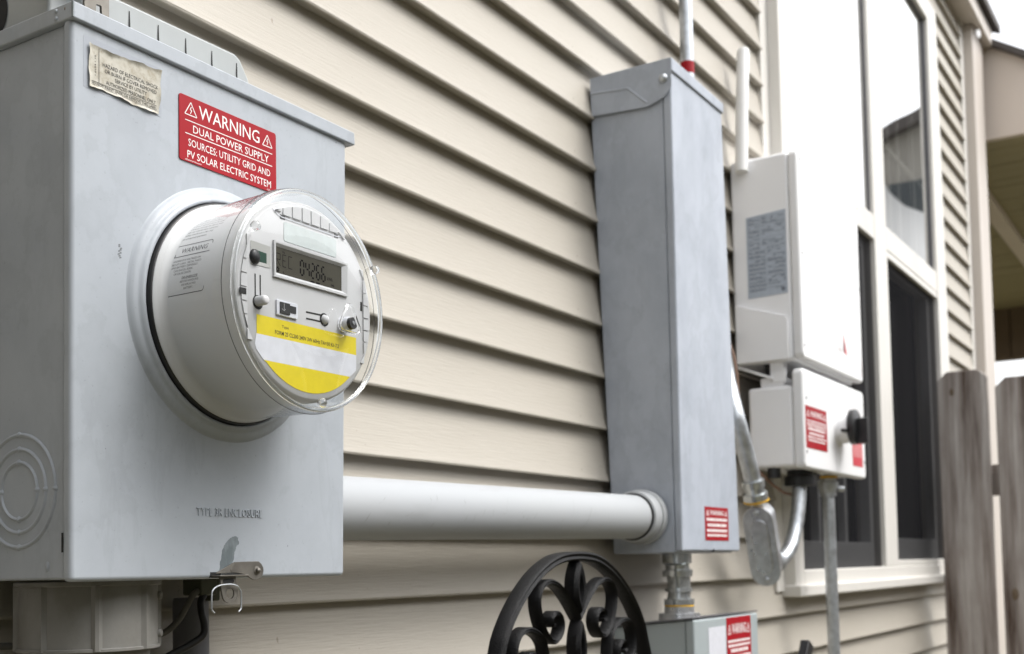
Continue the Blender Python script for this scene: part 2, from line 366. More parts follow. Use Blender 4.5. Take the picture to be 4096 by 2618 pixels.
def poly_line(g, T, pts, w, d, close=False):
    q = list(pts) + ([pts[0]] if close else [])
    for a, b in zip(q[:-1], q[1:]): line(g, T, a, b, w, d)
def warn_tri(g, T, x0, x1, z0, z1, w, d):
    poly_line(g, T, [(x0, z0), (x1, z0), ((x0 + x1) / 2, z1)], w, d, True)
    cx = (x0 + x1) / 2; hh = z1 - z0
    poly_line(g, T, [(cx + .06 * hh, z0 + .68 * hh), (cx - .08 * hh, z0 + .42 * hh), (cx + .09 * hh, z0 + .42 * hh), (cx - .04 * hh, z0 + .13 * hh)], w * 0.9, d)

# ------------------------------------------------------------------ ground
gg = G().add([(-300, -300, -H), (300, -300, -H), (300, 300, -H), (-300, 300, -H)], [(0, 1, 2, 3)])
gr = obj('ground', gg, M_GROUND, fix=False); gr['kind'] = 'structure'

# ------------------------------------------------------------------ house wall, siding, window, corner
YL = 0.780; YW = 0.7955; RV = 0.07597; Z0 = -0.1840
WX0, WX1, WZ0, WZ1 = 2.28, 3.83, -0.060, 1.745
house = thing('house', 'beige vinyl sided house wall that runs behind all the electrical boxes', 'house', (2.0, 0.9, -H))
core = G(); B0, B1 = YW + 0.001, 1.0
core.box(-2.2, WX0 + .02, B0, B1, -H, 2.02).box(WX1 - .02, 4.58, B0, B1, -H, 2.02).box(WX0 + .02, WX1 - .02, B0, B1, -H, WZ0 + .02).box(WX0 + .02, WX1 - .02, B0, B1, WZ1 - .02, 2.02)
core.box(WX0 - .3, WX1 + .3, 1.5, 1.55, WZ0 - .3, WZ1 + .2)
core.box(4.50, 4.58, 1.0, 5.0, -H, 2.02)
core.box(-2.2, -2.1, 1.0, 5.0, -H, 2.02)
obj('wall_sheathing', core, M_DARKBACK, house, smooth=0)
def board_mesh(x0, x1):
    prof = [(YW, RV + .004), (YW - .0008, RV - .002), (YL + .0035, .012), (YL + .0006, .0045), (YL, .0025), (YL + .0006, .0006), (YL + .0020, 0), (YL + .0036, .0004), (YL + .0044, .0030), (YW + .0005, .0032)]
    g = G(); k = len(prof); nx = max(2, int((x1 - x0) / .35)); vs = []; fs = []
    rnd = random.Random(int(x0 * 100 + 900))
    for i in range(nx + 1):
        x = x0 + (x1 - x0) * i / nx; w = rnd.uniform(-.0009, .0009) if 0 < i < nx else 0
        for y, z in prof: vs.append((x, y + (w if y < YW - .002 else 0), z))
    for i in range(nx):
        for j in range(k - 1): fs.append((i * k + j, i * k + j + 1, (i + 1) * k + j + 1, (i + 1) * k + j))
    fs += [tuple(range(k)), tuple(nx * k + j for j in range(k))[::-1]]
    g.add(vs, fs); g.v = [(x, y, z) for x, y, z in g.v]; return g
protos = {}
def put_boards(x0, x1, ns, key):
    for n in ns:
        z = Z0 + RV * n
        if key not in protos:
            g = board_mesh(x0, x1); me = mesh(g, True, 30, Vector((2.0, 0.9, 0)))
            protos[key] = me; me.materials.append(M_SIDE)
        o = bpy.data.objects.new('siding_board', protos[key]); COL.objects.link(o); o.parent = house
        o.location = (0, 0, z + H)
        BASE[o.name] = BASE[house.name]
put_boards(-2.2, 2.236, range(2, 25), 'left')
put_boards(3.872, 4.352, range(2, 25), 'right')
put_boards(-2.2, 4.352, range(-10, 2), 'long')
put_boards(-2.2, 4.352, range(25, 29), 'long')
for x0, x1, z0, z1 in ((2.236, 2.279, WZ0, WZ1), (3.831, 3.872, WZ0, WZ1), (4.352, 4.41, -H, 1.93)):
    obj('trim_channel', G().box(x0, x1, YL + .004, YW, z0, z1), M_TRIM, house)
cp = G().box(4.41, 4.60, .752, .80, -H, 1.93).box(4.582, 4.60, .80, .95, -H, 1.93)
obj('corner_post', cp, M_POST, house, bev=.004)
ev = G().box(-2.2, 4.66, .742, .80, 1.932, 1.945)
obj('soffit_panel', ev, M_POST, house)
ev = G().box(-2.2, 4.64, .722, .742, 1.925, 1.99)
obj('eave_fascia', ev, M_POST, house, bev=.003)
gl = G().lathe([(0, .010), (.012, .009), (.0175, .003), (.019, -.006), (.016, -.012), (0, -.014)], lambda a, b, h: (4.440 + a * .35 - h * .9, .738 + h * .5, 1.902 + b * .95), 20)
obj('soffit_light', gl, M_WHITE, house)
rf = G().add([(-2.4, .70, 1.99), (4.70, .70, 1.99), (4.70, 3.4, 3.2), (-2.4, 3.4, 3.2), (-2.4, .70, 2.02), (4.70, .70, 2.02), (4.70, 3.4, 3.23), (-2.4, 3.4, 3.23)],
             [(0, 3, 2, 1), (4, 5, 6, 7), (0, 1, 5, 4), (1, 2, 6, 5), (2, 3, 7, 6), (3, 0, 4, 7)])
obj('roof', rf, M_ROOF, house)

# window: one frame holding two fixed panes above and two screened sashes below
win = obj('window', G().box(WX0 + .02, WX1 - .02, .90, .903, WZ0 + .02, WZ1 - .02), M_DARKBACK, house)
YF0, YF1 = .760, .835
MX0, MX1 = 2.985, 3.105; TZ0, TZ1 = .812, .876
fr = G().box(WX0, 2.336, YF0, YF1, WZ0, WZ1).box(3.70, WX1, YF0, YF1, WZ0, WZ1)
fr.box(2.336, 3.70, YF0, YF1, WZ0, -.018).box(2.336, 3.70, YF0, YF1, 1.672, WZ1)
obj('window_frame', fr, M_TRIM, win, bev=.003)
obj('mullion', G().box(MX0, MX1, YF0 + .001, YF1, -.0185, 1.673), M_TRIM, win, bev=.004)
for x0, x1 in ((2.336, MX0), (MX1, 3.70)):
    obj('transom', G().box(x0, x1, YF0 + .002, YF1, TZ0, TZ1), M_TRIM, win, bev=.003)
obj('sill', G().box(WX0 - .004, WX1 + .004, .748, .80, WZ0 - .012, WZ0 + .012), M_TRIM, win, bev=.004)
for x0, x1, xs in ((2.336, MX0, (2.48, 2.67, 2.85)), (MX1, 3.70, (3.265, 3.375, 3.555))):
    for x in xs: obj('grille_bar', G().box(x - .008, x + .008, .786, .794, TZ1, 1.672), M_TRIM, win, bev=.001)
    for z in (1.135, 1.42): obj('grille_bar', G().box(x0, x1, .7857, .7943, z - .008, z + .008), M_TRIM, win, bev=.001)
gk = G()
for x0, x1 in ((2.336, MX0), (MX1, 3.70)):
    for a, b, c, d in ((x0, x0 + .005, TZ1, 1.672), (x1 - .005, x1, TZ1, 1.672), (x0, x1, 1.667, 1.672)): gk.box(a, b, .7705, .785, c, d)
obj('gasket', gk, M_DKPIPE, win)
def pane(x0, x1, z0, z1, y):
    # rolled slightly uneven: the mirrored picture bends with it
    g = G(); nx, nz = 16, 60; vs = []; fs = []
    for j in range(nz + 1):
        z = z0 + (z1 - z0) * j / nz
        for i in range(nx + 1):
            x = x0 + (x1 - x0) * i / nx; k = (x - x0) / (x1 - x0); q = (z - z0) / (z1 - z0)
            vs.append((x, y + .0009 * sin(pi * k) * sin(pi * q), z))
    for j in range(nz):
        for i in range(nx): fs.append((j * (nx + 1) + i, j * (nx + 1) + i + 1, (j + 1) * (nx + 1) + i + 1, (j + 1) * (nx + 1) + i))
    return g.add(vs, fs)
obj('window_pane', pane(2.336, MX0, TZ1, 1.672, .7735), M_WGLASS, win, fix=False, smooth=80)
obj('window_pane', pane(MX1, 3.70, TZ1, 1.672, .7765), M_WGLASS, win, fix=False, smooth=80)
for x0, x1, zb in ((2.336, MX0, -.018), (MX1, 3.70, -.004)):
    obj('window_pane', G().add([(x0, .842, zb), (x1, .842, zb), (x1, .842, TZ0), (x0, .842, TZ0)], [(0, 1, 2, 3)]), M_DARKG, win, fix=False)
    s = G(); w = .028
    s.box(x0, x0 + w, .782, .808, zb, TZ0).box(x1 - .06, x1 - .06 + w, .782, .808, zb, TZ0).box(x0 + w, x1 - .06, .782, .808, zb, zb + .06).box(x0 + w, x1 - .06, .782, .808, TZ0 - .03, TZ0)
    if x0 < 3: s.box(2.52, 2.54, .785, .805, zb + .06, TZ0 - .03).box(2.72, 2.74, .785, .805, zb + .06, TZ0 - .03)
    obj('sash', s, M_SASH, win, bev=.002)
    obj('insect_screen', G().add([(x0 + .004, .7725, zb), (x1 - .004, .7725, zb), (x1 - .004, .7725, TZ0), (x0 + .004, .7725, TZ0)], [(0, 1, 2, 3)]), M_SCREEN, win, fix=False)
for a, b in ((-.018, -.002), (TZ0 - .018, TZ0)): obj('screen_frame', G().box(MX1, 3.70, .763, .780, a, b), M_TRIM, win, bev=.002)

# ------------------------------------------------------------------ side porch beyond the corner
PX = 4.66
porch = thing('porch', 'beige gabled porch roof with olive soffit beyond the house corner, above the fence', 'porch', (6.5, 1.2, -H))
obj('gable_panel', G().prism([(2.2, 1.578), (2.2, 2.9), (.77, 1.955), (.585, 1.838), (.585, 1.578)], PX, PX + .03, YZ), M_GABLE, porch, smooth=0)
rp = G().hexa([(PX - .03, .575, 1.833), (8.4, .575, 1.833), (8.4, 2.3, 2.93), (PX - .03, 2.3, 2.93), (PX - .03, .575, 1.858), (8.4, .575, 1.858), (8.4, 2.3, 2.955), (PX - .03, 2.3, 2.955)])
rp.box(PX + .03, 8.4, .575, .60, 1.578, 1.832)
obj('roof', rp, M_ROOF, porch, smooth=0)
x = PX + .035
sb = mesh(G().box(-.048, .048, -.60, 1.4, 0, .012), True, 30); sb.materials.append(M_SOFFIT)
while x < 8.0:
    o = bpy.data.objects.new('soffit_board', sb); COL.objects.link(o); o.parent = porch
    o.location = Vector((x + .05, 1.2, 1.580)) - BASE[porch.name] + Vector((0, 0, random.uniform(-.001, .001))); BASE[o.name] = BASE[porch.name]; x += .101
obj('ceiling_beam', G().box(PX + .03, 7.95, .862, .93, 1.545, 1.579), M_GABLE, porch, bev=.003)
vb = G()
obj('rear_wall_beam', G().box(7.95, 8.05, .6, 2.6, 1.26, 1.578), M_BROWN, porch, smooth=0)
bmh = mesh(G().box(-.012, 0, -.045, .045, -.16, .16), True, 30); bmh.materials.append(M_BROWN)
for k in range(19):
    o = bpy.data.objects.new('beam_board', bmh); COL.objects.link(o); o.parent = porch
    o.location = Vector((7.95, .65 + k * .1, 1.42)) - BASE[porch.name]; BASE[o.name] = BASE[porch.name]
for yy in (.6, 2.5): obj('porch_post', G().box(7.9, 8.0, yy, yy + .1, -H, 1.26), M_GABLE, porch, bev=.004)

# neighbouring house, seen mirrored in the upper right pane
nb = thing('neighbour_house', 'grey gabled house with paned windows, mirrored in the upper right window pane', 'house', (13, 0, -H))
obj('wall', G().prism([(-1.40, -H), (1.2, -H), (1.2, 4.50), (.15, 5.15), (-1.40, 4.20)], 12.0, 16, YZ), M_NEIGH, nb, smooth=0)
obj('roof', G().prism([(-1.46, 4.13), (.15, 5.16), (1.30, 4.44), (1.30, 4.56), (.15, 5.28), (-1.46, 4.25)], 11.9, 16.2, YZ), M_ROOF, nb, smooth=0)
cur = [(-1.40, 4.02), (-1.37, 3.90), (-1.30, 3.74), (-1.18, 3.58), (-1.05, 3.46), (-.90, 3.38), (-.70, 3.32), (0, 3.28), (.8, 3.28)]
pr = G(); k = len(cur)
pr.add([(11.98, a, b) for a, b in cur] + [(10.3, a + .36, b - 1.75) for a, b in cur] + [(11.98, a, b - .06) for a, b in cur] + [(10.3, a + .36, b - 1.81) for a, b in cur],
       [(i, i + 1, k + i + 1, k + i) for i in range(k - 1)] + [(2 * k + i, 2 * k + i + 1, 3 * k + i + 1, 3 * k + i) for i in range(k - 1)] + [(0, k, 3 * k, 2 * k)])
obj('added_bright_slope', pr, M_NWHITE, nb, smooth=60)  # white upward slope, added so the mirrored area under the curve stays bright
for a, b in ((-1.30, -.95), (-.85, -.5), (-.4, -.05)):
    obj('window', G().box(11.97, 12.0, a, b, 3.2, 3.80), M_NGLASS, nb, smooth=0)

# unseen house added behind the lens to keep the low sky off the wall
nb2 = thing('neighbour_house', 'brown grey single storey house, unseen behind the camera, added to block the low sky', 'house', (0, -5, -H))
obj('wall', G().box(-9, 9.0, -9, -4.2, -H, 2.0), M_NEIGH, nb2, smooth=0)
obj('roof', G().prism([(-9.3, 2.0), (-3.8, 2.0), (-3.8, 2.15), (-6.6, 3.6), (-9.3, 2.15)], -9.4, 9.4, YZ), M_ROOF, nb2, smooth=0)
for k, x in enumerate((-7, -4, 1.5, 5.5)):
    for z in (.2,):
        w = obj('window', G().box(x, x + 1.1, -4.2, -4.17, z, z + 1.2), M_NGLASS, nb2, smooth=0)
        obj('frame', G().box(x - .07, x, -4.2, -4.15, z - .07, z + 1.27).box(x + 1.1, x + 1.17, -4.2, -4.15, z - .07, z + 1.27).box(x, x + 1.1, -4.2, -4.15, z - .07, z).box(x, x + 1.1, -4.2, -4.15, z + 1.2, z + 1.27), M_WHITE2, w, smooth=0)

# ------------------------------------------------------------------ fence
FX = 3.57
fence = thing('fence', 'weathered brown grey dog eared picket fence standing against the house', 'fence', (FX, 0, -H))
w = .1395
pm = []
for v in range(3):
    rnd = random.Random(v); g = G(); hh = 1.5447
    prof = [(0, 0), (w, 0), (w, hh - .023), (w - .026, hh), (.028, hh), (0, hh - .026)]
    g.prism(prof, 0, .017, lambda u, v_, d: (d, -u, v_))
    me = mesh(g, True, 30); me.materials.append(M_WOOD); pm.append(me)
for k in range(11):
    o = bpy.data.objects.new('picket', pm[k % 3]); COL.objects.link(o); o.parent = fence
    dz = [0, -.031, -.012, -.02, .0, -.01][k % 6]
    o.location = (random.uniform(-.002, .002), .7465 - k * .1602, dz); o.rotation_euler = (radians([0.0, -.05, .3, -.2][k % 4]), 0, 0)
    mo = o.modifiers.new('bevel', 'BEVEL'); mo.width = .002; mo.segments = 2; mo.limit_method = 'ANGLE'
    BASE[o.name] = BASE[fence.name]
obj('rail', G().box(FX + .018, FX + .056, -1.0, .75, .178, .267), M_WOOD, fence, bev=.002)
obj('rail', G().box(FX + .018, FX + .056, -1.0, .75, -.80, -.711), M_WOOD, fence, bev=.002)
obj('fence_post', G().box(FX + .057, FX + .147, -.55, -.46, -H, .45), M_WOOD, fence, bev=.003)
kn = G().lathe([(0, -.002), (.006, -.0018), (.011, 0)], lambda a, b, h: (FX + h - .0005, .706 + a * .8, .484 + b * 1.5), 16)
obj('knot', kn, M_BROWN, fence)
kn = G().lathe([(0, -.004), (.008, -.003), (.013, 0)], lambda a, b, h: (FX + h - .0005, .556 + a * .9, -.106 + b * 1.6), 16)
obj('knot', kn, M_BROWN, fence)
# ------------------------------------------------------------------ meter box
mb = thing('meter_box', 'large grey metal meter enclosure with red WARNING plate and round collar, nearest on the left', 'meter enclosure', (.64, .72, 0))
YB = .650
body = G().box(.4985, .768, .6605, YW, -.003, .3725)
obj('enclosure', body, M_BOX, mb, bev=.002)
obj('front_cover', G().hexa([(.4955, YB, -.0045), (.7695, YB, -.0050), (.7695, .6597, -.0050), (.4955, .6597, -.0045), (.4955, YB, .374), (.7790, YB, .374), (.7790, .6597, .374), (.4955, .6597, .374)]), M_BOX, mb, bev=.0035, seg=4)
lid = obj('top_cap', G().hexa([(.4942, .6468, .3722), (.7870, .6468, .3722), (.7870, .79, .3722), (.4942, .79, .3722), (.4942, .6468, .3838), (.7866, .6468, .3838), (.7866, .79, .3838), (.4942, .79, .3838)]), M_BOX, mb, bev=.0012)
obj('seam', G().box(.49385, .4948, .6460, .6478, .3724, .3836), M_BARE, lid)
dm = G()
for z, q in ((.3805, .0016), (.3752, .0018)):
    dm.lathe([(0, -.0012), (q * .6, -.001), (q, 0)], lambda a, b, h, z=z: (.4942 + h, .664 + a, z + b), 14)
obj('dimple', dm, M_BOX, lid)
# raised collar pressed into the cover
XC, ZC = .637, .195
TY = lambda a, b, h: (XC + a, h, ZC + b)
col = G().lathe([(.0970, .6502), (.0962, .6497), (.0952, .6487), (.0938, .6472), (.0920, .6463), (.0905, .6460), (.0895, .6456), (.0885, .6446), (.0875, .6436), (.0862, .6431), (.0850, .6433), (.0843, .6440), (.0840, .6500)], TY, 96)
obj('collar', col, M_BOX, mb, smooth=70)
# knockout rings pressed in the side
kr = G()
for r0, w_ in ((.0385, .0030), (.0285, .0030), (.0195, .0026)):
    kr.lathe([(r0 - w_ / 2, 0), (r0 - w_ / 4, -.0011), (r0, -.0014), (r0 + w_ / 4, -.0011), (r0 + w_ / 2, 0)], lambda a, b, h: (.4985 + h, .7084 + a, .058 + b), 72)
for r0 in (.0385, .0285, .0195):
    for a in (0, 90, 180, 270):
        kr.lathe([(0, -.0018), (.0014, -.0015), (.0024, 0)], lambda p, q, h, a=a, r0=r0: (.4985 + h, .7084 + r0 * cos(radians(a)) + p, .058 + r0 * sin(radians(a)) + q), 12)
obj('knockout', kr, M_BOX, mb, smooth=70)
obj('cover_slot', G().box(.4951, .4956, .6576, .6592, .0150, .0280), M_DARKPAINT, mb)
obj('dimple', G().lathe([(0, -.0010), (.0016, -.0008), (.0026, 0)], lambda a, b, h: (.4985 + h, .678 + a * .8, .0060 + b * 1.5), 18), M_BOX, mb)
obj('rust_speck', G().lathe([(0, -.0004), (.0007, 0)], lambda a, b, h: (.4942 + h, .655 + a, .3800 + b * 1.6), 8), M_BROWN, mb)
# hub cover behind the cap with dark slots
hp = obj('hub_plate', G().prism([(.500, .384), (.500, .475), (.541, .4205), (.6761, .4228), (.6822, .4195), (.6920, .4057), (.6940, .384)], .680, .79, XZ), M_CAST, mb, bev=.003)
for k in range(5):
    x = (.6146 + k * .0293) * .9252
    obj('slot', G().add([(x - .0016, .6797, .384), (x + .0016, .6797, .384), (x + .0004, .6797, .4149), (x - .0004, .6797, .4149)], [(0, 1, 2, 3)]), M_DARKPAINT, hp, fix=False)
obj('cable_hole', G().lathe([(.0, .0), (.021, 0)], lambda a, b, h: (.4995, .7460 + a, .401 + b), 32), M_DARKPAINT, hp, fix=False)
def holed(x0, x1, z0, z1, hx, hz, r, y0, y1):
    g = G(); o = rrect(x0, x1, z0, z1, min(x1 - x0, z1 - z0) * .15, 6); n = len(o)
    inn = [(hx + r * cos(atan2(q[1] - hz, q[0] - hx)), hz + r * sin(atan2(q[1] - hz, q[0] - hx))) for q in o]
    vs = [(a, y0, b) for a, b in o] + [(a, y0, b) for a, b in inn] + [(a, y1, b) for a, b in o] + [(a, y1, b) for a, b in inn]
    fs = []
    for i in range(n):
        j = (i + 1) % n
        fs += [(i, j, n + j, n + i), (2 * n + i, 3 * n + i, 3 * n + j, 2 * n + j), (i, 2 * n + i, 2 * n + j, j), (n + i, n + j, 3 * n + j, 3 * n + i)]
    return g.add(vs, fs)
br = obj('hub_bracket', G().box(.480, .5385, .665, .6675, .4180, .4370).box(.503, .53, .6675, .681, .424, .427), M_ZINC, mb, bev=.0005)
obj('bracket_tab', holed(.4797, .4999, .3922, .4179, .4916, .4004, .0050, .665, .6672), M_ZINC, br)
obj('bracket_tab', holed(.5178, .5385, .3770, .4179, .5301, .3950, .0050, .665, .6672), M_ZINC, br)

# red engraved plate
rx0, rx1, rz0, rz1 = .5882, .6898, .3035, .3533
wl = obj('warning_plate', G().prism(rrect(rx0, rx1, rz0, rz1, .0022), YB - .0009, YB - .0001, XZ), M_RED, mb, bev=.0002)
t = G(); d = YB - .00105
text(t, 'WARNING', XZ, .6073, .3395, .0100, .0635, d=d)
line(t, XZ, (.5938, .3348), (.6850, .3350), .0006, d); line(t, XZ, (.5938, .3248), (.6850, .3250), .0006, d)
text(t, 'DUAL POWER SUPPLY', XZ, .6015, .3268, .0058, .0795, d=d)
text(t, 'SOURCES: UTILITY GRID AND', XZ, .5968, .3158, .0056, .0858, d=d)
text(t, 'PV SOLAR ELECTRIC SYSTEM', XZ, .5958, .3068, .0056, .0875, d=d)
text(t, 'alllaserprint.com', XZ, .5935, .3045, .0013, .0160, d=d); text(t, '150-129', XZ, .6790, .3042, .0013, .0070, d=d)
warn_tri(t, XZ, .5935, .6052, .3392, .3490, .0007, d); warn_tri(t, XZ, .6742, .6850, .3398, .3490, .0007, d)
obj('lettering', t, M_WTEXT, wl, fix=False, smooth=0)
# curled paper label
g = G(); nx, nz = 40, 26; vs = []; fs = []
rnd = random.Random(3)
def edge(t, s): return .0010 * sin(t * 9 + s) + .0006 * sin(t * 23 + 2 * s) + .0004 * sin(t * 51 + s)
for j in range(nz + 1):
    for i in range(nx + 1):
        a, b = i / nx, j / nz
        xl = .5087 + edge(b, 1) * .2; xr = .5716 + edge(b, 4) * .25 - .0025 * (1 - b)
        zt = .3606 + .0030 * a + edge(a, 2) * .4 - .0012 * sin(pi * a); zb = .3312 - .0014 * a + edge(a, 5) * .4
        x = xl + (xr - xl) * a; z = zb + (zt - zb) * b
        e = max(0, 1 - a / .05) + max(0, (a - .95) / .05) + max(0, (b - .93) / .07) + max(0, 1 - b / .07)
        y = YB - .0004 - .0011 * min(1, e) ** 1.5 * (1 + .5 * sin(a * 17 + b * 9))
        vs.append((x, y, z))
for j in range(nz):
    for i in range(nx): fs.append((j * (nx + 1) + i, j * (nx + 1) + i + 1, (j + 1) * (nx + 1) + i + 1, (j + 1) * (nx + 1) + i))
hl = obj('hazard_label', g.add(vs, fs), M_PAPER, mb, fix=False, smooth=80)
obj('adhesive_patch', G().prism(rrect(.5050, .5722, .3292, .3650, .001), YB - .00012, YB + .0002, XZ), paint('old_adhesive', (.33, .355, .395), .5, .1), mb)  # slightly darker adhesive patch around the paper label
t = G(); d = YB - .00062
text(t, 'HAZARD OF ELECTRICAL SHOCK', XZ, .5206, .3484, .0027, .0482, d=d)
text(t, 'OR BURN IF COVER REMOVED', XZ, .5222, .3445, .0027, .0452, d=d)
text(t, 'SERVICE BY UTILITY', XZ, .5308, .3407, .0027, .0278, d=d)
text(t, 'AUTHORIZED PERSONNEL ONLY', XZ, .5233, .3368, .0027, .0433, d=d)
text(t, 'DO NOT PAINT OVER OR REMOVE THIS LABEL', XZ, .5106, .3332, .0020, .0570, d=d)
text(t, '704929-MO   REV.1', XZ, .5475, .3308, .0013, .0190, d=d)
line(t, XZ, (.5174, .3352), (.5174, .3600), .0004, d); line(t, XZ, (.5105, .3355), (.5700, .3360), .0003, d); line(t, XZ, (.5105, .3327), (.5700, .3326), .0002, d)
text(t, '1.0104.1.10', lambda u, v, dd: (.5150 - v, dd, .3400 + u), 0, 0, .0012, .014, d=d)
obj('lettering', t, M_KTEXT, hl, fix=False, smooth=0)
# pressed wording
t = G(); text(t, 'TYPE 3R ENCLOSURE', XZ, .6037, .0419, .0062, .0675, d=YB + .0001, ext=.0009)
obj('pressed_lettering', t, M_BOX, mb, smooth=0)
# scraped patch and scuffs
pl = [(.6262, .0006), (.6266, .006), (.6278, .010), (.6289, .0155), (.6309, .0195), (.6336, .0225), (.6360, .0245), (.6390, .0266), (.6428, .0272), (.6452, .0262), (.6457, .0243), (.6470, .0228), (.6458, .0208), (.6437, .0200), (.6430, .0175), (.6418, .0150), (.6408, .0100), (.6388, .0055), (.6352, .0022), (.6310, .0006)]
jag = []
for i, p in enumerate(pl):
    q = pl[(i + 1) % len(pl)]
    for k in range(4): jag.append((p[0] + (q[0] - p[0]) * k / 4 + random.uniform(-.00035, .00035), p[1] + (q[1] - p[1]) * k / 4 + random.uniform(-.0003, .0003)))
obj('scraped_patch', G().prism(jag, YB - .00012, YB + .0002, XZ), M_BARE, mb, smooth=0)
sc = G()
for k in range(9):
    x = .5340 + random.uniform(-.0012, .0014); z = .218 + k * .0011
    sc.prism([(x, z), (x + .0018, z + .0004), (x + .0016, z + .0014), (x + .0002, z + .0010)], YB - .0001, YB + .0002, XZ)
for x, z, s_ in ((.6100, .0450, .0005), (.5750, .1750, .0004), (.7000, .020, .0006), (.6650, .0900, .0004), (.7650, .369, .0007), (.5450, .3300, .0004), (.5230, .0850, .0004)):
    sc.prism([(x - s_, z), (x, z - s_), (x + s_, z), (x, z + s_)], YB - .0001, YB + .0002, XZ)
obj('scuff', sc, M_SCUFF, mb, smooth=0)
# latch
la = obj('latch', G().prism([(.6387, .0076), (.6610, .0080), (.6645, .0078), (.6672, .0060), (.6692, .0032), (.6695, .0004), (.6682, -.0030), (.6655, -.0056), (.6612, -.0066), (.6575, -.0060), (.6548, -.0046), (.6522, -.0030), (.6480, -.0017), (.6360, -.0002), (.6345, .0016)], .6468, .6482, XZ), M_ZINC, mb, bev=.0003)
obj('latch_bend', G().hexa([(.6222, .6492, -.0010), (.6365, .6468, -.0004), (.6365, .6482, -.0004), (.6222, .6502, -.0010), (.6226, .6492, -.0002), (.6390, .6468, .0076), (.6390, .6482, .0076), (.6226, .6502, -.0002)]), M_ZINC, la, bev=.0002)
obj('rivet', G().lathe([(0, -.0030), (.0010, -.0029), (.0017, -.0024), (.0021, -.0014), (.0021, -.0006), (.0034, -.0003), (.0037, .0004)], lambda a, b, h: (.6622 + a, .6468 + h, .0008 + b), 28), M_ZINC, la, smooth=50)
obj('latch_slot', G().box(.6168, .6275, YB - .00015, .652, -.0040, .0002), M_DARKPAINT, mb)
ha = obj('hasp', G().box(.6180, .6478, .6410, .6600, -.0032, -.0021), M_ZINC, mb, bev=.0003)
out_ = [(.6214, -.0030), (.6222, -.0080), (.6232, -.0140), (.6240, -.0180)] + [(.6317 + .0078 * cos(radians(a)), -.0165 + .0068 * sin(radians(a))) for a in range(195, 346, 15)] + [(.6397, -.0145), (.6390, -.0110), (.6378, -.0070), (.6374, -.0030)]
n = len(out_); cxh, czh = .6317, -.0160
inn = [(cxh + .0042 * cos(atan2(q[1] - czh, q[0] - cxh)), czh + .0042 * sin(atan2(q[1] - czh, q[0] - cxh))) for q in out_]
g = G(); y0, y1 = .6445, .6459
g.add([(a, y0, b) for a, b in out_] + [(a, y0, b) for a, b in inn] + [(a, y1, b) for a, b in out_] + [(a, y1, b) for a, b in inn],
      sum([[(i, (i + 1) % n, n + (i + 1) % n, n + i), (2 * n + i, 3 * n + i, 3 * n + (i + 1) % n, 2 * n + (i + 1) % n), (i, 2 * n + i, 2 * n + (i + 1) % n, (i + 1) % n), (n + i, n + (i + 1) % n, 3 * n + (i + 1) % n, 3 * n + i)] for i in range(n)], []))
obj('hasp_eye', g, M_ZINC, ha)
obj('slot', G().prism(rrect(.6245, .6352, -.0082, -.0050, .0014), .6441, .6444, XZ), M_DARKPAINT, ha)
wr = [(.6143, .643, -.0298), (.6124, .643, -.0282), (.6116, .643, -.0262), (.6118, .643, -.0160), (.6130, .643, -.0130), (.6164, .643, -.0106), (.6215, .6425, -.0094), (.6300, .642, -.0091), (.6360, .642, -.0104), (.6398, .643, -.0130), (.6413, .643, -.0160), (.6413, .643, -.0262), (.6404, .643, -.0284), (.6386, .643, -.0298)]
w_ = obj('seal_wire', G().tube(catmull(wr, 5), .00062, 10), M_GALV); tag(w_, 'thin bent wire seal hooked through the hasp under the meter enclosure', 'wire seal')

# ------------------------------------------------------------------ electric meter
em = thing('electric_meter', 'round electric meter with clear cover, grey display and yellow label', 'electric meter', (XC, .60, ZC - .08))
YFc = .5691
fx = lambda u: (.637 + u / 1000) * .995
fz = lambda v: (.195 + v / 1000) * .995
F_ = lambda u, v, d: (fx(u), YFc + d, fz(v))       # u, v in mm on the face, d depth (negative = proud)
obj('base_ring', G().lathe([(.0838, .6500), (.0838, .6425), (.0832, .6408), (.0820, .6402), (.0780, .6410)], TY, 96), M_BLACK, em, smooth=60)
hb = obj('housing', G().lathe([(.0822, .6440), (.0822, .6398), (.0798, .6388), (.0760, .6380), (.0738, .6355), (.0732, .6340), (.0730, .5735), (.0722, .5705), (.0705, YFc + .0003)], TY, 128), M_MBODY, em, smooth=60)
# curved print on the housing
RH = .07315
def CY(u, v, d):      # u = mm from back to front, v = degrees up
    a = radians(v); return (XC - (RH - d) * cos(a), .6416 - u / 1000, ZC + (RH - d) * sin(a))
t = G(); d = -.0001
pts = []
for cu_, cv, a0 in ((40.5, 28.5, 0), (2.6, 28.5, 90), (2.6, 1.2, 180), (40.5, 1.2, 270)):
    for k in range(5):
        a = radians(a0 + 22.5 * k); pts.append((cu_ + 2.2 * cos(a), cv + 1.9 * sin(a)))
poly_line(t, CY, catmull([pts[-1]] + pts, 1)[1:], .45, d, True)
for k in range(8): line(t, CY, (.5 + k * 5.3, 22.5), (.5 + (k + 1) * 5.3, 22.5), .45, d)
poly_line(t, CY, [(1.8, 23.2), (8.6, 23.2), (5.2, 29.2)], .55, d, True); text(t, '!', CY, 4.8, 24.2, 3.2, d=d, bold=.02)
text(t, 'WARNING', CY, 13.0, 24.6, 3.4, 26.0, d=d, shear=.12)
for s, v, x, w_ in (('HAZARDOUS VOLTAGES ON', 19.0, 8.5, 27), ('CIRCUIT CARD.  METAL PARTS', 16.9, 6.5, 30.5), ('AND BATTERY TERMINALS', 14.9, 8, 26), ('CAN SHOCK, BURN,', 12.9, 11, 19), ('OR CAUSE DEATH.', 10.9, 11.5, 17.5)):
    text(t, s, CY, x, v, 1.25, w_, d=d, shear=.1)
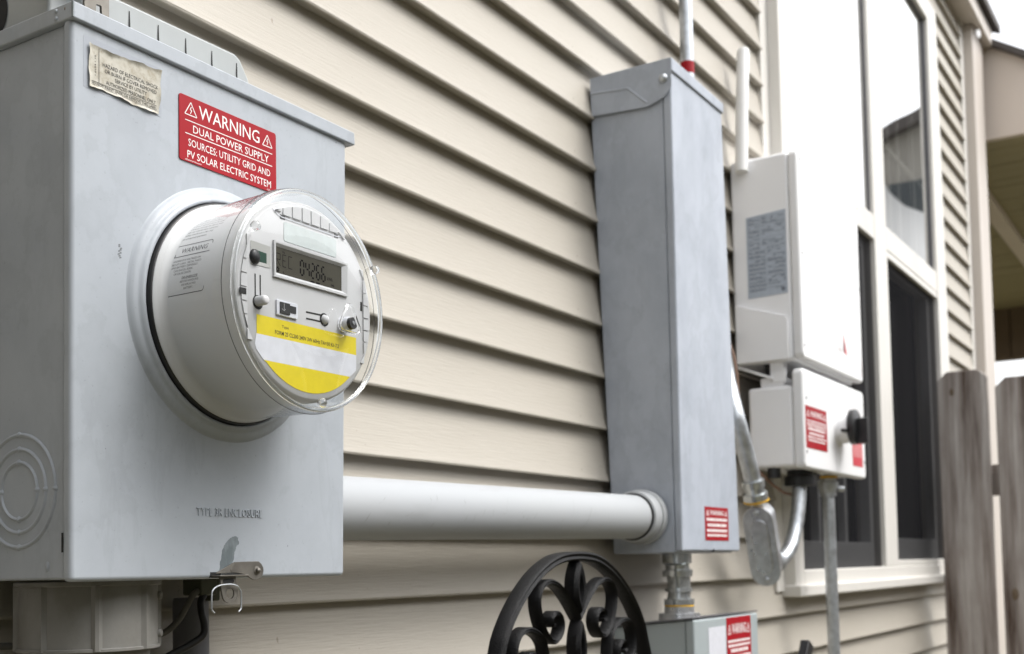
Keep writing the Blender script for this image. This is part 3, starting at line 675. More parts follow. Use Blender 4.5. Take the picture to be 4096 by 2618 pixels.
text(t, 'DE-ENERGIZE', CY, 20.5, 7.8, 1.5, 15.5, d=d, bold=.01)
for s, v, x, w_ in (('BEFORE HANDLING', 5.9, 19, 18), ('OR REPLACING', 3.9, 20.5, 14), ('BATTERY.', 1.9, 23, 9)): text(t, s, CY, x, v, 1.2, w_, d=d)
for i, (s, w_) in enumerate((('cause undesired operation.', 27), ('including interference that may', 31), ('accept any interference received,', 33), ('interference, and (2) this device must', 36), ('This device may not cause harmful', 34), ('to the following two conditions: (1)', 34), ('of FCC Rules.  Operation is subject', 35), ('This device complies with Part 15', 33))):
    text(t, s, CY, 4.5, 35.4 + i * 3.0, 1.5, w_, d=d, shear=.12)
obj('lettering', t, M_GTEXT, hb, fix=False, smooth=0)
face = obj('face_plate', G().lathe([(0, YFc), (.035, YFc), (.0702, YFc), (.0712, YFc + .0008)], TY, 128), M_MFACE, em, smooth=60)
def fbox(g, u0, u1, v0, v1, d0, d1): return g.hexa([F_(u0, v0, d0), F_(u1, v0, d0), F_(u1, v0, d1), F_(u0, v0, d1), F_(u0, v1, d0), F_(u1, v1, d0), F_(u1, v1, d1), F_(u0, v1, d1)])
def facearc(u0, u1, v, up=True, R=69.4, n=14):      # polygon between a chord and the face edge
    return [(u0, v), (u1, v)] + [(u1 + (u0 - u1) * k / n, sqrt(max(0, R * R - (u1 + (u0 - u1) * k / n - 3.2) ** 2)) * (1 if up else -1) + .98) for k in range(n + 1)]
# ribs at the top, blocks at both sides
fn = G()
xs = [-24.2, -14.3, -3.9, 5.8, 16.1, 26.1, 35.8]
for a, b in zip(xs[:-1], xs[1:]): fn.prism(facearc(a + .7, b - .7, 59.2, R=68.3), -.0012, .0003, lambda u, v, d: F_(u, v, d))
fn.prism(facearc(-31.5, -25.0, 60.8, R=68.3), -.0012, .0003, F_); fn.prism(facearc(36.6, 43.5, 60.6, R=68.3), -.0012, .0003, F_)
obj('top_ribs', fn, M_MFACE, face, bev=.0003)
fl = G(); poly_line(fl, F_, [(-33.5, 61.5), (-28, 58.2), (-24.5, 57.2), (36, 57.0), (42, 59.0), (45.5, 60.8)], .7, -.0005)
obj('rib_lip', fl, M_PWHITE, face, fix=False, smooth=0)
fn = G()
vs_ = [37.6, 28.8, 19.2, 9.3, -.4, -10.0, -19.1, -28.6, -36.5]
for a, b in zip(vs_[:-1], vs_[1:]):
    R = 68.8; fn.prism([(65.2, b + .5), (sqrt(max(1, R * R - (b + .5 - .98) ** 2)) + 3.2, b + .5), (sqrt(max(1, R * R - (a - .5 - .98) ** 2)) + 3.2, a - .5), (65.2, a - .5)], -.0010, .0003, F_)
    fn.prism([(-sqrt(max(1, R * R - (b + .5 - .98) ** 2)) + 3.2, b + .5), (-59.6, b + .5), (-59.6, a - .5), (-sqrt(max(1, R * R - (a - .5 - .98) ** 2)) + 3.2, a - .5)], -.0010, .0003, F_)
obj('side_blocks', fn, M_MFACE, face, bev=.0003)
hol = G(); fbox(hol, -26.0, -21.0, 55.8, 59.0, -.0002, .0003); fbox(hol, 32.6, 36.8, 55.8, 58.9, -.0002, .0003); fbox(hol, 62.5, 64.6, 5.0, 12.0, -.0002, .0003); fbox(hol, -67, -61, -5.5, -1.5, -.0014, -.0009)
obj('vent_holes', hol, M_DARKPAINT, face, smooth=0)
obj('blank_label', G().prism(rrect(-22.2, 34.6, 40.5, 54.5, 1.4), -.0003, .0002, F_), M_BLANK, face)
# display with sloping bezel
bz = G(); o4 = [(-33.9, 12.4), (46.2, 12.6), (46.4, 38.2), (-33.7, 38.4)]; i4 = [(-30.9, 15.9), (40.4, 16.1), (40.5, 34.9), (-30.9, 34.9)]; m4 = [(-32.2, 14.0), (44.8, 14.2), (45.0, 36.8), (-32.1, 36.9)]
vs = [F_(u, v, .0003) for u, v in o4] + [F_(u, v, -.0018) for u, v in o4] + [F_(u, v, -.0018) for u, v in m4] + [F_(u, v, -.0002) for u, v in i4]
fs = sum([[(k * 4 + i, k * 4 + (i + 1) % 4, (k + 1) * 4 + (i + 1) % 4, (k + 1) * 4 + i) for i in range(4)] for k in range(3)], [])
dp = obj('display', G().add(vs, fs), M_MFACE, em, fix=False, smooth=0)
sg = G(); rect(sg, F_, -30.9, 40.45, 15.9, 34.9, -.0001)
obj('screen', sg, M_LCD, dp, fix=False, smooth=0)
t = G(); d = -.00018
def seg7(t, x, z, w, h, on, wd, d=d, sl=.05):
    p = {'a': ((0, h), (w, h)), 'b': ((w, h), (w, h / 2)), 'c': ((w, h / 2), (w, 0)), 'd': ((0, 0), (w, 0)), 'e': ((0, 0), (0, h / 2)), 'f': ((0, h / 2), (0, h)), 'g': ((0, h / 2), (w, h / 2))}
    for k in on:
        (a, b), (c, e) = p[k]; gx = .35 if a != c else 0; gz = .35 if b != e else 0; s = 1 if c >= a else -1; q = 1 if e >= b else -1
        line(t, F_, (x + a + gx * s + wd * .3 * (a != c) * s, z + b + gz * q + wd * .3 * (b != e) * q), (x + c - gx * s - wd * .3 * (a != c) * s, z + e - gz * q - wd * .3 * (b != e) * q), wd, d)
for i, on in enumerate(('abcdef', 'bcfg', 'abged', 'afgecd', 'afgecd')): seg7(t, -5.2 + i * 5.8, 19.6, 3.6, 10.6, on, 1.3)
poly_line(t, F_, [(-30.0, 21.6), (-30.0, 30.2), (-26.2, 30.2), (-26.2, 26.0), (-30.0, 26.0), (-26.2, 21.6)], .45, d)
poly_line(t, F_, [(-20.2, 21.6), (-23.6, 21.6), (-23.6, 30.2), (-20.2, 30.2)], .45, d); line(t, F_, (-23.6, 26), (-20.8, 26), .45, d)
poly_line(t, F_, [(-14.0, 21.6), (-17.6, 21.6), (-17.6, 30.2), (-14.0, 30.2)], .45, d)
text(t, 'kWh', F_, 24.0, 21.4, 2.4, 6.0, d=d, bold=.01); text(t, '240', F_, 28.0, 17.6, 1.6, 3.9, d=d, bold=.01); text(t, 'Va', F_, -24.0, 31.2, 1.9, 2.6, d=d); text(t, 'A', F_, -23.8, 16.6, 1.8, d=d)
rect(t, F_, 5.6, 9.6, 16.1, 17.4, d); rect(t, F_, 11.6, 15.8, 16.1, 17.4, d)
for a in range(0, 360, 45):
    line(t, F_, (-29.0 + .7 * cos(radians(a + 22)), 18.6 + .8 * sin(radians(a + 22))), (-29.0 + 2.0 * cos(radians(a + 22)), 18.6 + 2.2 * sin(radians(a + 22))), .9, d)
obj('digits', t, M_LCDK, dp, fix=False, smooth=0)
# recess at the left with a small green board
rc = G(); o4 = [(-55.5, 17.0), (-36.2, 17.7), (-36.2, 33.1), (-55.5, 33.5)]; i4 = [(-53.0, 20.0), (-39.8, 20.2), (-39.8, 27.5), (-53.0, 28)]
vs = [F_(u, v, -.0003) for u, v in o4] + [F_(u, v, -.00012) for u, v in i4]
rc.add(vs, [(i, (i + 1) % 4, 4 + (i + 1) % 4, 4 + i) for i in range(4)])
r0 = obj('sensor_recess', rc, paint('recess_shadow_grey', (.40, .40, .385), .5, .1), em, fix=False, smooth=0)
g = G(); rect(g, F_, -53.0, -39.8, 20.0, 28, -.0001); obj('circuit_board', g, M_PCB, r0, fix=False, smooth=0)
g = G().lathe([(0, -.0030), (.0030, -.0028), (.0042, -.0018), (.0046, -.0001)], lambda a, b, h: (fx(-52) + a, YFc + h, fz(22.5) + b * 1.2), 24)
obj('dark_lens', g, M_BLACK, r0, smooth=60)
# sliders, port, reset knob
sl = G()
for x0, y0_, x1, y1_ in ((-51.2, 11, -51.2, -6), (-46.3, 11, -46.3, -6), (.4, -6.8, 17.6, -6.3), (.4, -11.6, 17.6, -11.2)): line(sl, F_, (x0, y0_), (x1, y1_), 1.25, -.00012)
sl.lathe([(0, -.00012), (.0050, -.00012)], lambda a, b, h: (fx(-48.8) + a, YFc + h, fz(-8.7) + b), 24); sl.lathe([(0, -.00012), (.0050, -.00012)], lambda a, b, h: (fx(20.3) + a, YFc + h, fz(-9.2) + b), 24)
obj('slider_slot', sl, M_DARKPAINT, face, fix=False, smooth=0)
kn_ = G().tube([F_(-48.8, -8.0, 0), F_(-48.8, -8.0, -.0070), F_(-48.8, -8.0, -.0082), F_(-48.8, -8.0, -.0086)], [.0036, .0033, .0028, .0015], 28)
obj('button', kn_, M_MFACE, em, smooth=60)
kn_ = G().lathe([(0, -.0030), (.0016, -.0028), (.0030, -.0018), (.0037, 0)], lambda a, b, h: (fx(20.8) + a, YFc + h, fz(-9.0) + b), 28)
obj('button', kn_, M_MFACE, em, smooth=60)
pt = obj('optical_port', G().prism(rrect(-31.2, -9.8, -14.4, -3.2, .9), -.0016, .0002, F_), M_PWHITE, em, bev=.0004)
g = G(); fbox(g, -28.6, -18.8, -12.8, -4.8, -.0024, -.0015); fbox(g, -18.8, -12.1, -10.9, -5.8, -.0020, -.0015); obj('port_window', g, M_BLACK, pt, smooth=0)
g = G(); poly_line(g, F_, [(-25.0, -5.5), (-25.0, -10.8), (-27.4, -9.6)], .3, -.0025); line(g, F_, (-25.0, -10.8), (-23.6, -9.4), .3, -.0025); obj('arrow', g, M_MFACE, pt, fix=False, smooth=0)
kx, kz = fx(41.5), fz(-9.5)
rk = obj('reset_stem', G().tube([(kx, YFc, kz), (kx, YFc - .006, kz), (kx, YFc - .0075, kz)], [.0058, .0054, .0046], 32), M_PWHITE, em, smooth=60)
obj('reset_socket', G().tube([(kx, YFc - .0076, kz), (kx, YFc - .0105, kz)], [.0046, .0044], 28), M_BLACK, rk)
obj('reset_pin', G().tube([(kx, YFc - .0105, kz), (kx, YFc - .0112, kz)], [.0018, .0014], 18), M_SCUFF, rk)
tri = []
cx_, cz_ = .6645, .1835
for a0 in (90, 210, 330):
    for k in range(-4, 5):
        a = radians(a0 + k * 12); px = cx_ + .0082 * cos(radians(a0)) * 1.0 + .0040 * cos(a); pz = cz_ + .0082 * sin(radians(a0)) + .0040 * sin(a); tri.append((px, .5535, pz))
tri.append(tri[0])
obj('reset_key', G().tube(tri, .0011, 12, False), M_SOLIDG, em, smooth=80)
# yellow and white name plate
fa = lambda u0, u1, v0: v0
R = 67.0
def circ(u): return -sqrt(max(0, R * R - (u - 3.2) ** 2)) + .98
ypl = G()
rect(ypl, F_, -50.3, 56.6, -30.6, -17.1, -.0003)
low = [(48.9, -48.3), (-43.6, -48.2)] + [(u, circ(u)) for u in [-43.6 + 92.5 * k / 30 for k in range(1, 30)]]
ypl.add([F_(u, v, -.0003) for u, v in low], [tuple(range(len(low)))])
lb_ = obj('name_plate', ypl, M_YEL, em, fix=False, smooth=0)
wp = G(); wpts = [(56.6, -30.6), (-50.8, -30.6), (-52.0, -38), (-51.0, -41.5), (-43.6, -48.2), (48.9, -48.3), (56.2, -42.4)]
wp.add([F_(u, v, -.0003) for u, v in wpts], [tuple(range(len(wpts)))]); obj('white_band', wp, M_PWHITE, lb_, fix=False, smooth=0)
t = G(); text(t, 'Type', F_, -25.3, -22.8, 2.1, 7.0, d=-.0004); text(t, 'FORM 2S CL200 240V 3W 60Hz TA=30 Kh 7.2', F_, -32.3, -28.2, 2.9, 68.5, d=-.0004, bold=.006)
obj('lettering', t, M_KTEXT, lb_, fix=False, smooth=0)
# clear cover
cv = obj('clear_cover', G().lathe([(.0822, .6400), (.0818, .6375), (.0808, .6360), (.0798, .6345), (.0806, .5850), (.0812, .5700), (.0811, .5670), (.0800, .5640), (.0778, .5622), (.0740, .5615), (.0400, .5612), (0, .5611)], TY, 128), M_CLEAR, em, smooth=70)
obj('cover_rim', G().tube([(XC + .0788 * cos(2 * pi * k / 96), .5655, ZC + .0788 * sin(2 * pi * k / 96)) for k in range(97)], .0017, 12, False), M_SOLIDG, cv, smooth=80)
obj('edge_ring', G().tube([(XC + .0814 * cos(2 * pi * k / 96), .5735, ZC + .0814 * sin(2 * pi * k / 96)) for k in range(97)], .00022, 8, False), M_BLACK, cv, smooth=80)
for a in (148, 28.6, -88):
    c_ = (XC + .0745 * cos(radians(a)), .5595, ZC + .0745 * sin(radians(a)))
    g = G().lathe([(0, -.0038), (.0018, -.0034), (.0032, -.0020), (.0036, 0), (.0032, .0018), (.0018, .0030), (0, .0034)], lambda p, q, h, c_=c_: (c_[0] + p, c_[1] + h, c_[2] + q), 24)
    obj('stud', g, M_SOLIDG, cv, smooth=80)

# ------------------------------------------------------------------ conduits and cables below the meter box
co = thing('conduit_coupling', 'dusty ribbed grey plastic conduit coupling directly under the meter enclosure', 'conduit fitting', (.5645, .72, -.6))
def fluted(z0, z1, r, nr=8):
    n = 120; vs = []; fs = []
    for z in (z0, z1):
        for i in range(n):
            a = 2 * pi * i / n; k = (a * nr / (2 * pi)) % 1; rr = r + (.0028 if k < .11 else 0)
            vs.append((.5645 + rr * cos(a + .2), .720 + rr * sin(a + .2), z))
    for i in range(n): fs.append((i, (i + 1) % n, n + (i + 1) % n, n + i))
    fs += [tuple(range(n))[::-1], tuple(range(n, 2 * n))]
    return G().add(vs, fs)
obj('hub', fluted(-.0535, -.0080, .0485), M_DIRTY, co, smooth=40)
obj('lip', G().lathe([(.0500, -.0042), (.0512, -.0050), (.0512, -.0075), (.0500, -.0082)], lambda a, b, h: (.5645 + a, .72 + b, h), 64, True), M_DIRTY, co)
obj('lip', G().lathe([(.0496, -.0515), (.0500, -.0520), (.0500, -.0538), (.0494, -.0542)], lambda a, b, h: (.5645 + a, .72 + b, h), 64, True), M_DIRTY, co)
obj('pipe', G().tube([(.5645, .72, -.054), (.5645, .72, -H)], .0430, 48), M_DIRTY, co)
for z in (-.0160, -.0440):
    obj('bolt', G().tube([(.5985, .6890, z), (.6008, .6850, z), (.6012, .6842, z)], [.0030, .0030, .0024], 16), M_DIRTY, co)
gc = obj('dark_conduit', G().tube([(.7010, .762, -.021), (.7010, .762, -.026), (.7050, .762, -H)], [.0140, .0150, .0155], 32), M_DKPIPE)
tag(gc, 'dark grey vertical pipe behind the thin cables below the meter enclosure', 'pipe')
c1 = catmull([(.7120, .745, -.0120), (.6950, .742, -.0140), (.6820, .738, -.0180), (.6740, .738, -.0280), (.6660, .738, -.0380), (.6540, .74, -.0470), (.6400, .75, -.0535), (.6200, .76, -.0560), (.58, .765, -.0560), (.52, .765, -.0500), (.40, .765, -.047), (.20, .765, -.050)], 8)
cb = obj('ground_cable', G().tube(c1, .0026, 12), M_CABLE); tag(cb, 'dusty thin cable curving from the clamp to the left behind the coupling', 'cable')
c2 = catmull([(.6930, .738, -.0190), (.6880, .736, -.0240), (.6850, .732, -.0330), (.6860, .730, -.0430), (.6840, .730, -.0520), (.6720, .735, -.0600), (.6560, .742, -.0680), (.6300, .75, -.085), (.60, .757, -.12), (.59, .76, -.20), (.59, .76, -H)], 8)
cb = obj('black_cable', G().tube(c2, .0030, 12), M_BLACK); tag(cb, 'black cable dropping in front of the dark grey pipe', 'cable')
cl_ = thing('ground_clamp', 'tarnished brass clamp just under the meter enclosure left of the hasp', 'clamp', (.705, .745, -.02))
obj('jaw', G().box(.6880, .7060, .735, .758, -.0190, -.0050).box(.7040, .7120, .738, .752, -.0240, -.0050), M_RUSTY, cl_, bev=.0015)
obj('screw', G().tube([(.7110, .744, -.0120), (.7190, .744, -.0120)], .0045, 8), M_RUSTY, cl_, bev=.0006)

# ------------------------------------------------------------------ big horizontal conduit
pp = thing('horizontal_conduit', 'thick pale grey horizontal conduit running from the meter enclosure to the tall trough', 'conduit', (1.14, .725, .06))
obj('pipe', G().tube([(.766, .725, .0575), (1.10, .725, .0617), (1.478, .725, .0662)], .0306, 64), M_PIPE, pp, smooth=60)
sc = G(); rnd = random.Random(8)
for k in range(26):
    x = rnd.uniform(.84, 1.34); a0 = rnd.uniform(-.75, .15); l = rnd.uniform(.008, .034); sl = rnd.uniform(.2, 1.1); wd = rnd.uniform(.0003, .0007)
    P_ = []
    for q in range(7):
        t = q / 6; aa = a0 + sl * t * l / .03; xx = x + l * t * .8 + .002 * sin(t * 5); zc_ = .0575 + (xx - .766) * .0122
        P_.append(((xx, .725 - .03075 * cos(aa), zc_ + .03075 * sin(aa)), (xx + wd * 2, .725 - .03075 * cos(aa + .02), zc_ + .03075 * sin(aa + .02))))
    n_ = len(P_); sc.add([p[0] for p in P_] + [p[1] for p in P_], [(q, q + 1, n_ + q + 1, n_ + q) for q in range(n_ - 1)])
obj('scuff', sc, flat('pipe_scuff', (.25, .255, .25), .6), pp, fix=False, smooth=0)
obj('groove', G().tube([(1.4772, .725, .0662), (1.4790, .725, .0662)], [.0330, .0330], 64), M_DARKPAINT, pp, smooth=50)
obj('coupling', G().tube([(1.4790, .725, .0664), (1.480, .725, .0664), (1.481, .725, .0664), (1.500, .725, .0668), (1.5005, .725, .0668), (1.502, .725, .0668), (1.512, .725, .0668)], [.0345, .0358, .0362, .0364, .0385, .0392, .0392], 64), M_PIPE, pp, smooth=40)

# ------------------------------------------------------------------ tall trough
tb = thing('trough_box', 'tall narrow grey wiring trough with a small red label near its foot', 'wiring trough', (1.6, .72, 0))
XT = 1.511; YT = .6625
def WARP(p):      # the trough hangs slightly out of plumb on the uneven siding
    x, y, z = p; q = z / .70
    yf, yb = .6665 - .0105 * q, .7750 + .0095 * q; k = (y - .6625) / (.7935 - .6625); y2 = yf + (yb - yf) * k
    xl, xr = 1.5168 - .0203 * q, 1.7350 - .0500 * q; j = (x - 1.511) / (1.7255 - .0225 * q - 1.511)
    return (xl + (xr - xl) * j, y2, z)
obj('enclosure', G().hexa([(XT, YT + .014, .0150), (1.722, YT + .014, .0150), (1.722, YW - .002, .0150), (XT, YW - .002, .0150), (XT, YT + .014, .700), (1.700, YT + .014, .700), (1.700, YW, .700), (XT, YW, .700)]), M_BOX2, tb, bev=.002)
obj('front_cover', G().hexa([(XT - .0015, YT, .0170), (1.7255, YT, .0170), (1.7255, YT + .0135, .0170), (XT - .0015, YT + .0135, .0170), (XT - .0015, YT, .700), (1.7030, YT, .700), (1.7030, YT + .0135, .700), (XT - .0015, YT + .0135, .700)]), M_BOX2, tb, bev=.003, seg=3)
cap = obj('top_cap', G().hexa([(XT - .004, YT - .003, .6935), (1.7045, YT - .003, .6935), (1.7045, YW - .003, .6935), (XT - .004, YW - .003, .6935), (XT - .004, YT - .003, .7125), (1.7045, YT - .003, .7095), (1.7045, YW - .003, .7095), (XT - .004, YW - .003, .7125)]), M_BOX2, tb, bev=.002)
sp = [(YT - .002, .6560), (.700, .6480), (YW - .004, .6590), (YW - .004, .7120), (YT - .002, .7120)]
obj('side_flap', G().prism([(YT - .002, .6700), (YT + .010, .6580), (.7000, .6500), (YW - .004, .6560), (YW - .004, .7120), (YT - .002, .7120)], XT - .0048, XT - .0042, YZ), M_BOX2, cap, bev=.0004)
em_ = G()
for a, b in (((YW - .004, .6890), (.7300, .6835)), ((.7300, .6835), (.7000, .6560))):
    em_.tube([(XT - .0046, a[0], a[1]), (XT - .0046, b[0], b[1])], .0016, 8)
obj('pressed_ridge', em_, M_BOX2, cap, smooth=60)
obj('bolt', G().lathe([(0, -.0060), (.0030, -.0056), (.0058, -.0036), (.0070, 0)], lambda a, b, h: (XT - .0048 + h, .6725 + a, .6845 + b), 24), M_GALV, cap, smooth=60)
obj('cover_notch', G().box(1.6190, 1.6230, YT - .0002, YT + .004, .0160, .0205), M_DARKPAINT, tb)
def red_label(parent, T, x0, x1, z0, z1, d, inward, rows, mat=None, tm=None):
    """small red label; rows of unreadably small print under WARNING"""
    g = G().prism([(x0, z0), (x1, z0), (x1, z1), (x0, z1)], d, d + inward, T)
    lb = obj('warning_label', g, mat or M_RED, parent, smooth=0)
    t = G(); dd = d - inward * .3; w = x1 - x0; h = z1 - z0
    warn_tri(t, T, x0 + .05 * w, x0 + .17 * w, z1 - .24 * h, z1 - .10 * h, w * .012, dd); warn_tri(t, T, x1 - .17 * w, x1 - .05 * w, z1 - .24 * h, z1 - .10 * h, w * .012, dd)
    text(t, 'WARNING', T, x0 + .21 * w, z1 - .24 * h, .145 * h, .58 * w, d=dd, bold=.01)
    zz = z1 - .33 * h; rr = random.Random(len(rows) * 7)
    for wd, hh in rows:
        bw = w * wd; x = (x0 + x1) / 2 - bw / 2; e = x + bw
        while x < e:
            l = rr.uniform(.05, .11) * w
            rect(t, T, x, min(x + l, e), zz - hh * h, zz, dd); x += l + .022 * w
        zz -= hh * h * 1.85
    obj('lettering', t, tm or M_WTEXT, lb, fix=False, smooth=0); return lb
red_label(tb, XZ, 1.5900, 1.6795, .0328, .0822, YT - .0006, .0006, [(.86, .09), (.80, .09), (.86, .08), (.84, .07)])

WARP = None
# steel conduit rising behind the trough
sc_ = thing('steel_conduit', 'galvanised steel conduit rising behind the tall trough, small red label at its foot', 'conduit', (1.78, .75, .6))
obj('pipe', G().tube([(1.783, .752, .60), (1.783, .752, 1.90)], .0112, 28), M_GALV, sc_, smooth=60)
obj('warning_label', G().lathe([(.0114, .8135), (.0116, .8335)], lambda a, b, h: (1.783 + a, .752 + b, h), 28), M_RED, sc_)
cpg = G()
for z in (.58, .60): cpg.tube([(1.783, .752, z), (1.783, .752, z + .008)], .018, 28)
obj('coupling', cpg, M_GALV, sc_)
wpipe = obj('white_pipe', G().tube([(2.035, .757, .72), (2.048, .757, .85), (2.063, .757, .9555), (2.064, .757, .962)], [.0118, .0118, .0118, .0100], 28), M_WPIPE, smooth=60)
tag(wpipe, 'short white vertical pipe with capped top standing above the white inverter', 'pipe')

# ------------------------------------------------------------------ inverter
iv = thing('inverter', 'tall white solar inverter with a grey blue rating label on its side', 'inverter', (2.22, .70, .36))
IX0, IX1, IY, IZ0, IZ1 = 2.043, 2.432, .6545, .362, .745
bd = obj('enclosure', G().box(IX0, IX1 - .006, IY + .018, YW - .012, IZ0, IZ1), M_WHITE2, iv, bev=.007, seg=4)
obj('side_panel', G().prism([(YW - .018, .3640), (.6830, .3640), (.6800, .3700), (.6800, .4350), (.6830, .4420), (YW - .018, .4740)], IX0 - .0070, IX0 + .002, YZ), M_WHITE2, bd, bev=.0012)
obj('front_cover', G().prism(rrect(IX0 - .001, IX1, IZ0 + .002, IZ1 + .001, .012, 6), IY, IY + .0175, XZ), M_WHITE, iv, bev=.005, seg=4)
for x, z in ((2.0575, .730), (2.0565, .5570), (2.0525, .3880), (2.4250, .560), (2.4220, .3900), (2.424, .73)):
    obj('screw', G().lathe([(0, -.0004), (.0024, -.0004), (.0030, 0)], lambda a, b, h, x=x, z=z: (x + a, IY + h - .0001, z + b), 14), M_SCUFF, iv)
sl_ = obj('rating_label', G().prism([(.754, .4830), (.679, .4850), (.679, .6390), (.754, .6340)], IX0 - .0008, IX0 - .0002, YZ), M_LABELBLUE, iv, smooth=0)
t = G(); rr = random.Random(5); T = lambda u, v, d: (IX0 - .00095, .7525 - u, v)
z = .630
while z > .498:
    for x0, x1, dens in ((.002, .024 if z > .57 else .034, .85), (.028 if z > .57 else .038, .071, .5)):
        for sub in (0, .0022):
            x = x0
            while x < x1:
                l = rr.uniform(.004, .012)
                if rr.random() < dens: rect(t, T, x, min(x + l, x1), z - sub - .0014, z - sub, 0)
                x += l + .0012
    line(t, T, (.001, z + .0018), (.072, z + .0018), .0005, 0); z -= rr.uniform(.0068, .0085)
t.lathe([(0, 0), (.0042, 0)], lambda a, b, h: (IX0 - .00096, .7525 - .0655 + a, .4935 + b), 16)
obj('lettering', t, M_LABELINK, sl_, fix=False, smooth=0)
g = G(); T2 = XZ
g.add([(2.296, IY - .0004, .4480), (2.3200, IY - .0004, .4060), (2.2970, IY - .0004, .4110)], [(0, 1, 2)]); g.add([(2.296, IY - .0004, .4110), (2.303, IY - .0004, .4110), (2.303, IY - .0004, .43), (2.296, IY - .0004, .43)], [(0, 1, 2, 3)])
obj('brand_mark', g, flat('red_mark', (.62, .08, .10), .5), iv, fix=False, smooth=0)
g = G(); rect(g, XZ, 2.4175, 2.4245, .376, .410, IY - .0004); text(g, 'solar', XZ, 2.255, .4085, .012, .034, d=IY - .0004); obj('mark', g, flat('pale_mark', (.74, .68, .68), .5), iv, fix=False, smooth=0)
obj('hook', G().box(2.050, 2.075, .695, .720, .345, .365).box(2.05, 2.056, .69, .72, .325, .35), M_WHITE2, iv, bev=.002)
obj('gland', G().tube([(2.075, .725, .364), (2.075, .725, .338)], [.014, .012], 16), M_BLACK, iv)
obj('mounting_bracket', G().prism([(.783, .3580), (.783, .3640), (.712, .3345), (.712, .3290)], IX0 + .002, IX0 + .012, YZ), M_WHITE2, iv, bev=.001)

# ------------------------------------------------------------------ disconnect unit under the inverter
dc = thing('disconnect_unit', 'white switch box with black rotary knob and two red labels, below the white inverter', 'switch box', (2.24, .70, .165))
obj('back_box', G().box(2.046, 2.415, .6785, .762, .170, .318), M_WHITE2, dc, bev=.007, seg=4)
obj('neck', G().box(2.052, 2.40, .695, .740, .3165, .336), M_WHITE2, dc, bev=.004, seg=3)
obj('front_cover', G().prism(rrect(2.044, 2.440, .166, .3470, .011, 6), .6575, .678, XZ), M_WHITE, dc, bev=.005, seg=4)
D = .6575
for x, z in ((2.0605, .2935), (2.0555, .1960), (2.428, .294), (2.428, .200)):
    obj('screw', G().lathe([(0, -.0004), (.0028, -.0004), (.0034, 0)], lambda a, b, h, x=x, z=z: (x + a, D + h - .0001, z + b), 14), M_SCUFF, dc)
red_label(dc, XZ, 2.0480 + .004, 2.1770, .2030, .2800, D - .0005, .0005, [(.9, .035), (.9, .03), (.88, .03), (.8, .06), (.7, .05), (.85, .04), (.8, .04)])
red_label(dc, XZ, 2.3440, 2.4140, .1890, .2650, D - .0005, .0005, [(.9, .05), (.85, .04), (.9, .04), (.85, .04), (.9, .04), (.85, .03)], M_REDFADE, M_PINK)
kb = obj('knob_base', G().tube([(2.258, D, .2560), (2.258, D - .004, .2560), (2.258, D - .024, .2560)], [.037, .031, .029], 32), M_WHITE2, dc, smooth=50)
kn_ = obj('rotary_knob', G().tube([(2.258, D - .024, .2560), (2.258, D - .034, .2560), (2.258, D - .036, .2560)], [.034, .034, .031], 36), M_BLACK, dc, smooth=50)
obj('handle', G().box(2.250, 2.268, D - .056, D - .034, .2230, .2720), M_BLACK, kn_, bev=.002)
obj('lock_bar', G().box(2.205, 2.240, D - .026, D - .018, .2430, .2490), M_BLACK, kn_, bev=.001)
obj('bottom_fitting', G().tube([(2.140, .700, .170), (2.140, .700, .160), (2.140, .700, .159), (2.140, .700, .140)], [.024, .024, .029, .029], 20).box(2.150, 2.235, .690, .705, .156, .168), M_BLACK, dc, bev=.002)
obj('bottom_plug', G().tube([(2.062, .722, .172), (2.062, .722, .152)], [.012, .012], 14), M_BLACK, dc)

# conduit dropping from the unit to the ground
vc = thing('drop_conduit', 'straight galvanised conduit dropping from the switch box past the window corner', 'conduit', (2.31, .70, -.6))
obj('pipe', G().tube([(2.3100, .699, .150), (2.3100, .699, .10), (2.3220, .699, -H)], .0120, 28), M_GALV, vc, smooth=60)
obj('connector', G().tube([(2.310, .699, .168), (2.310, .699, .158), (2.310, .699, .156), (2.310, .699, .146), (2.310, .699, .138), (2.310, .699, .128)], [.017, .017, .021, .021, .0165, .0165], 12), M_GALV, vc, smooth=30)
obj('lock_ring', G().tube([(2.310, .699, .1675), (2.310, .699, .1630)], .0195, 18), M_YRING, vc)
obj('clamp_screw', G().tube([(2.320, .682, .142), (2.326, .672, .142)], [.006, .0055], 12), M_GALV, vc)

# leaning conduit, conduit body and elbow
ac = thing('leaning_conduit', 'leaning conduit with an oval aluminium access fitting and elbow, right of the tall trough', 'conduit', (1.98, .71, -.03))
YA = .713
def PR(ratio, zr, y): return (ratio * y, y, zr * y)
a0 = PR(2.5680, .640, .745); a1 = PR(2.6000, .3464, YA + .01); a2 = PR(2.7020, .1960, YA)
pth = catmull([PR(2.52, .52, .765), PR(2.550, .43, .750), a1, PR(2.662, .258, YA + .002), a2], 6)
obj('pipe', G().tube(pth, .0145, 28), M_GALV, ac, smooth=60)
b0 = Vector(PR(2.7241, .1405, YA)); b1 = Vector(PR(2.7917, -.0500, YA)); ax = (b1 - b0).normalized()
q0 = Vector(a2)
obj('connector', G().tube([q0, q0 + ax * .012, q0 + ax * .0125, q0 + ax * .022, q0 + ax * .0225, q0 + ax * .034], [.0195, .0195, .0165, .0175, .0215, .0215], 16), M_FIT, ac, smooth=40)
obj('lock_ring', G().tube([q0 + ax * .0345, q0 + ax * .0375], .0222, 24), M_YRING, ac)
nv = Vector((-1, -.14, 0)); nv = (nv - ax * nv.dot(ax)).normalized(); sx = ax.cross(nv).normalized(); sx = sx if sx.y < 0 else -sx
def OB(u, v, d): p = b0 + sx * u + ax * v - nv * d; return tuple(p)
L = (b1 - b0).length
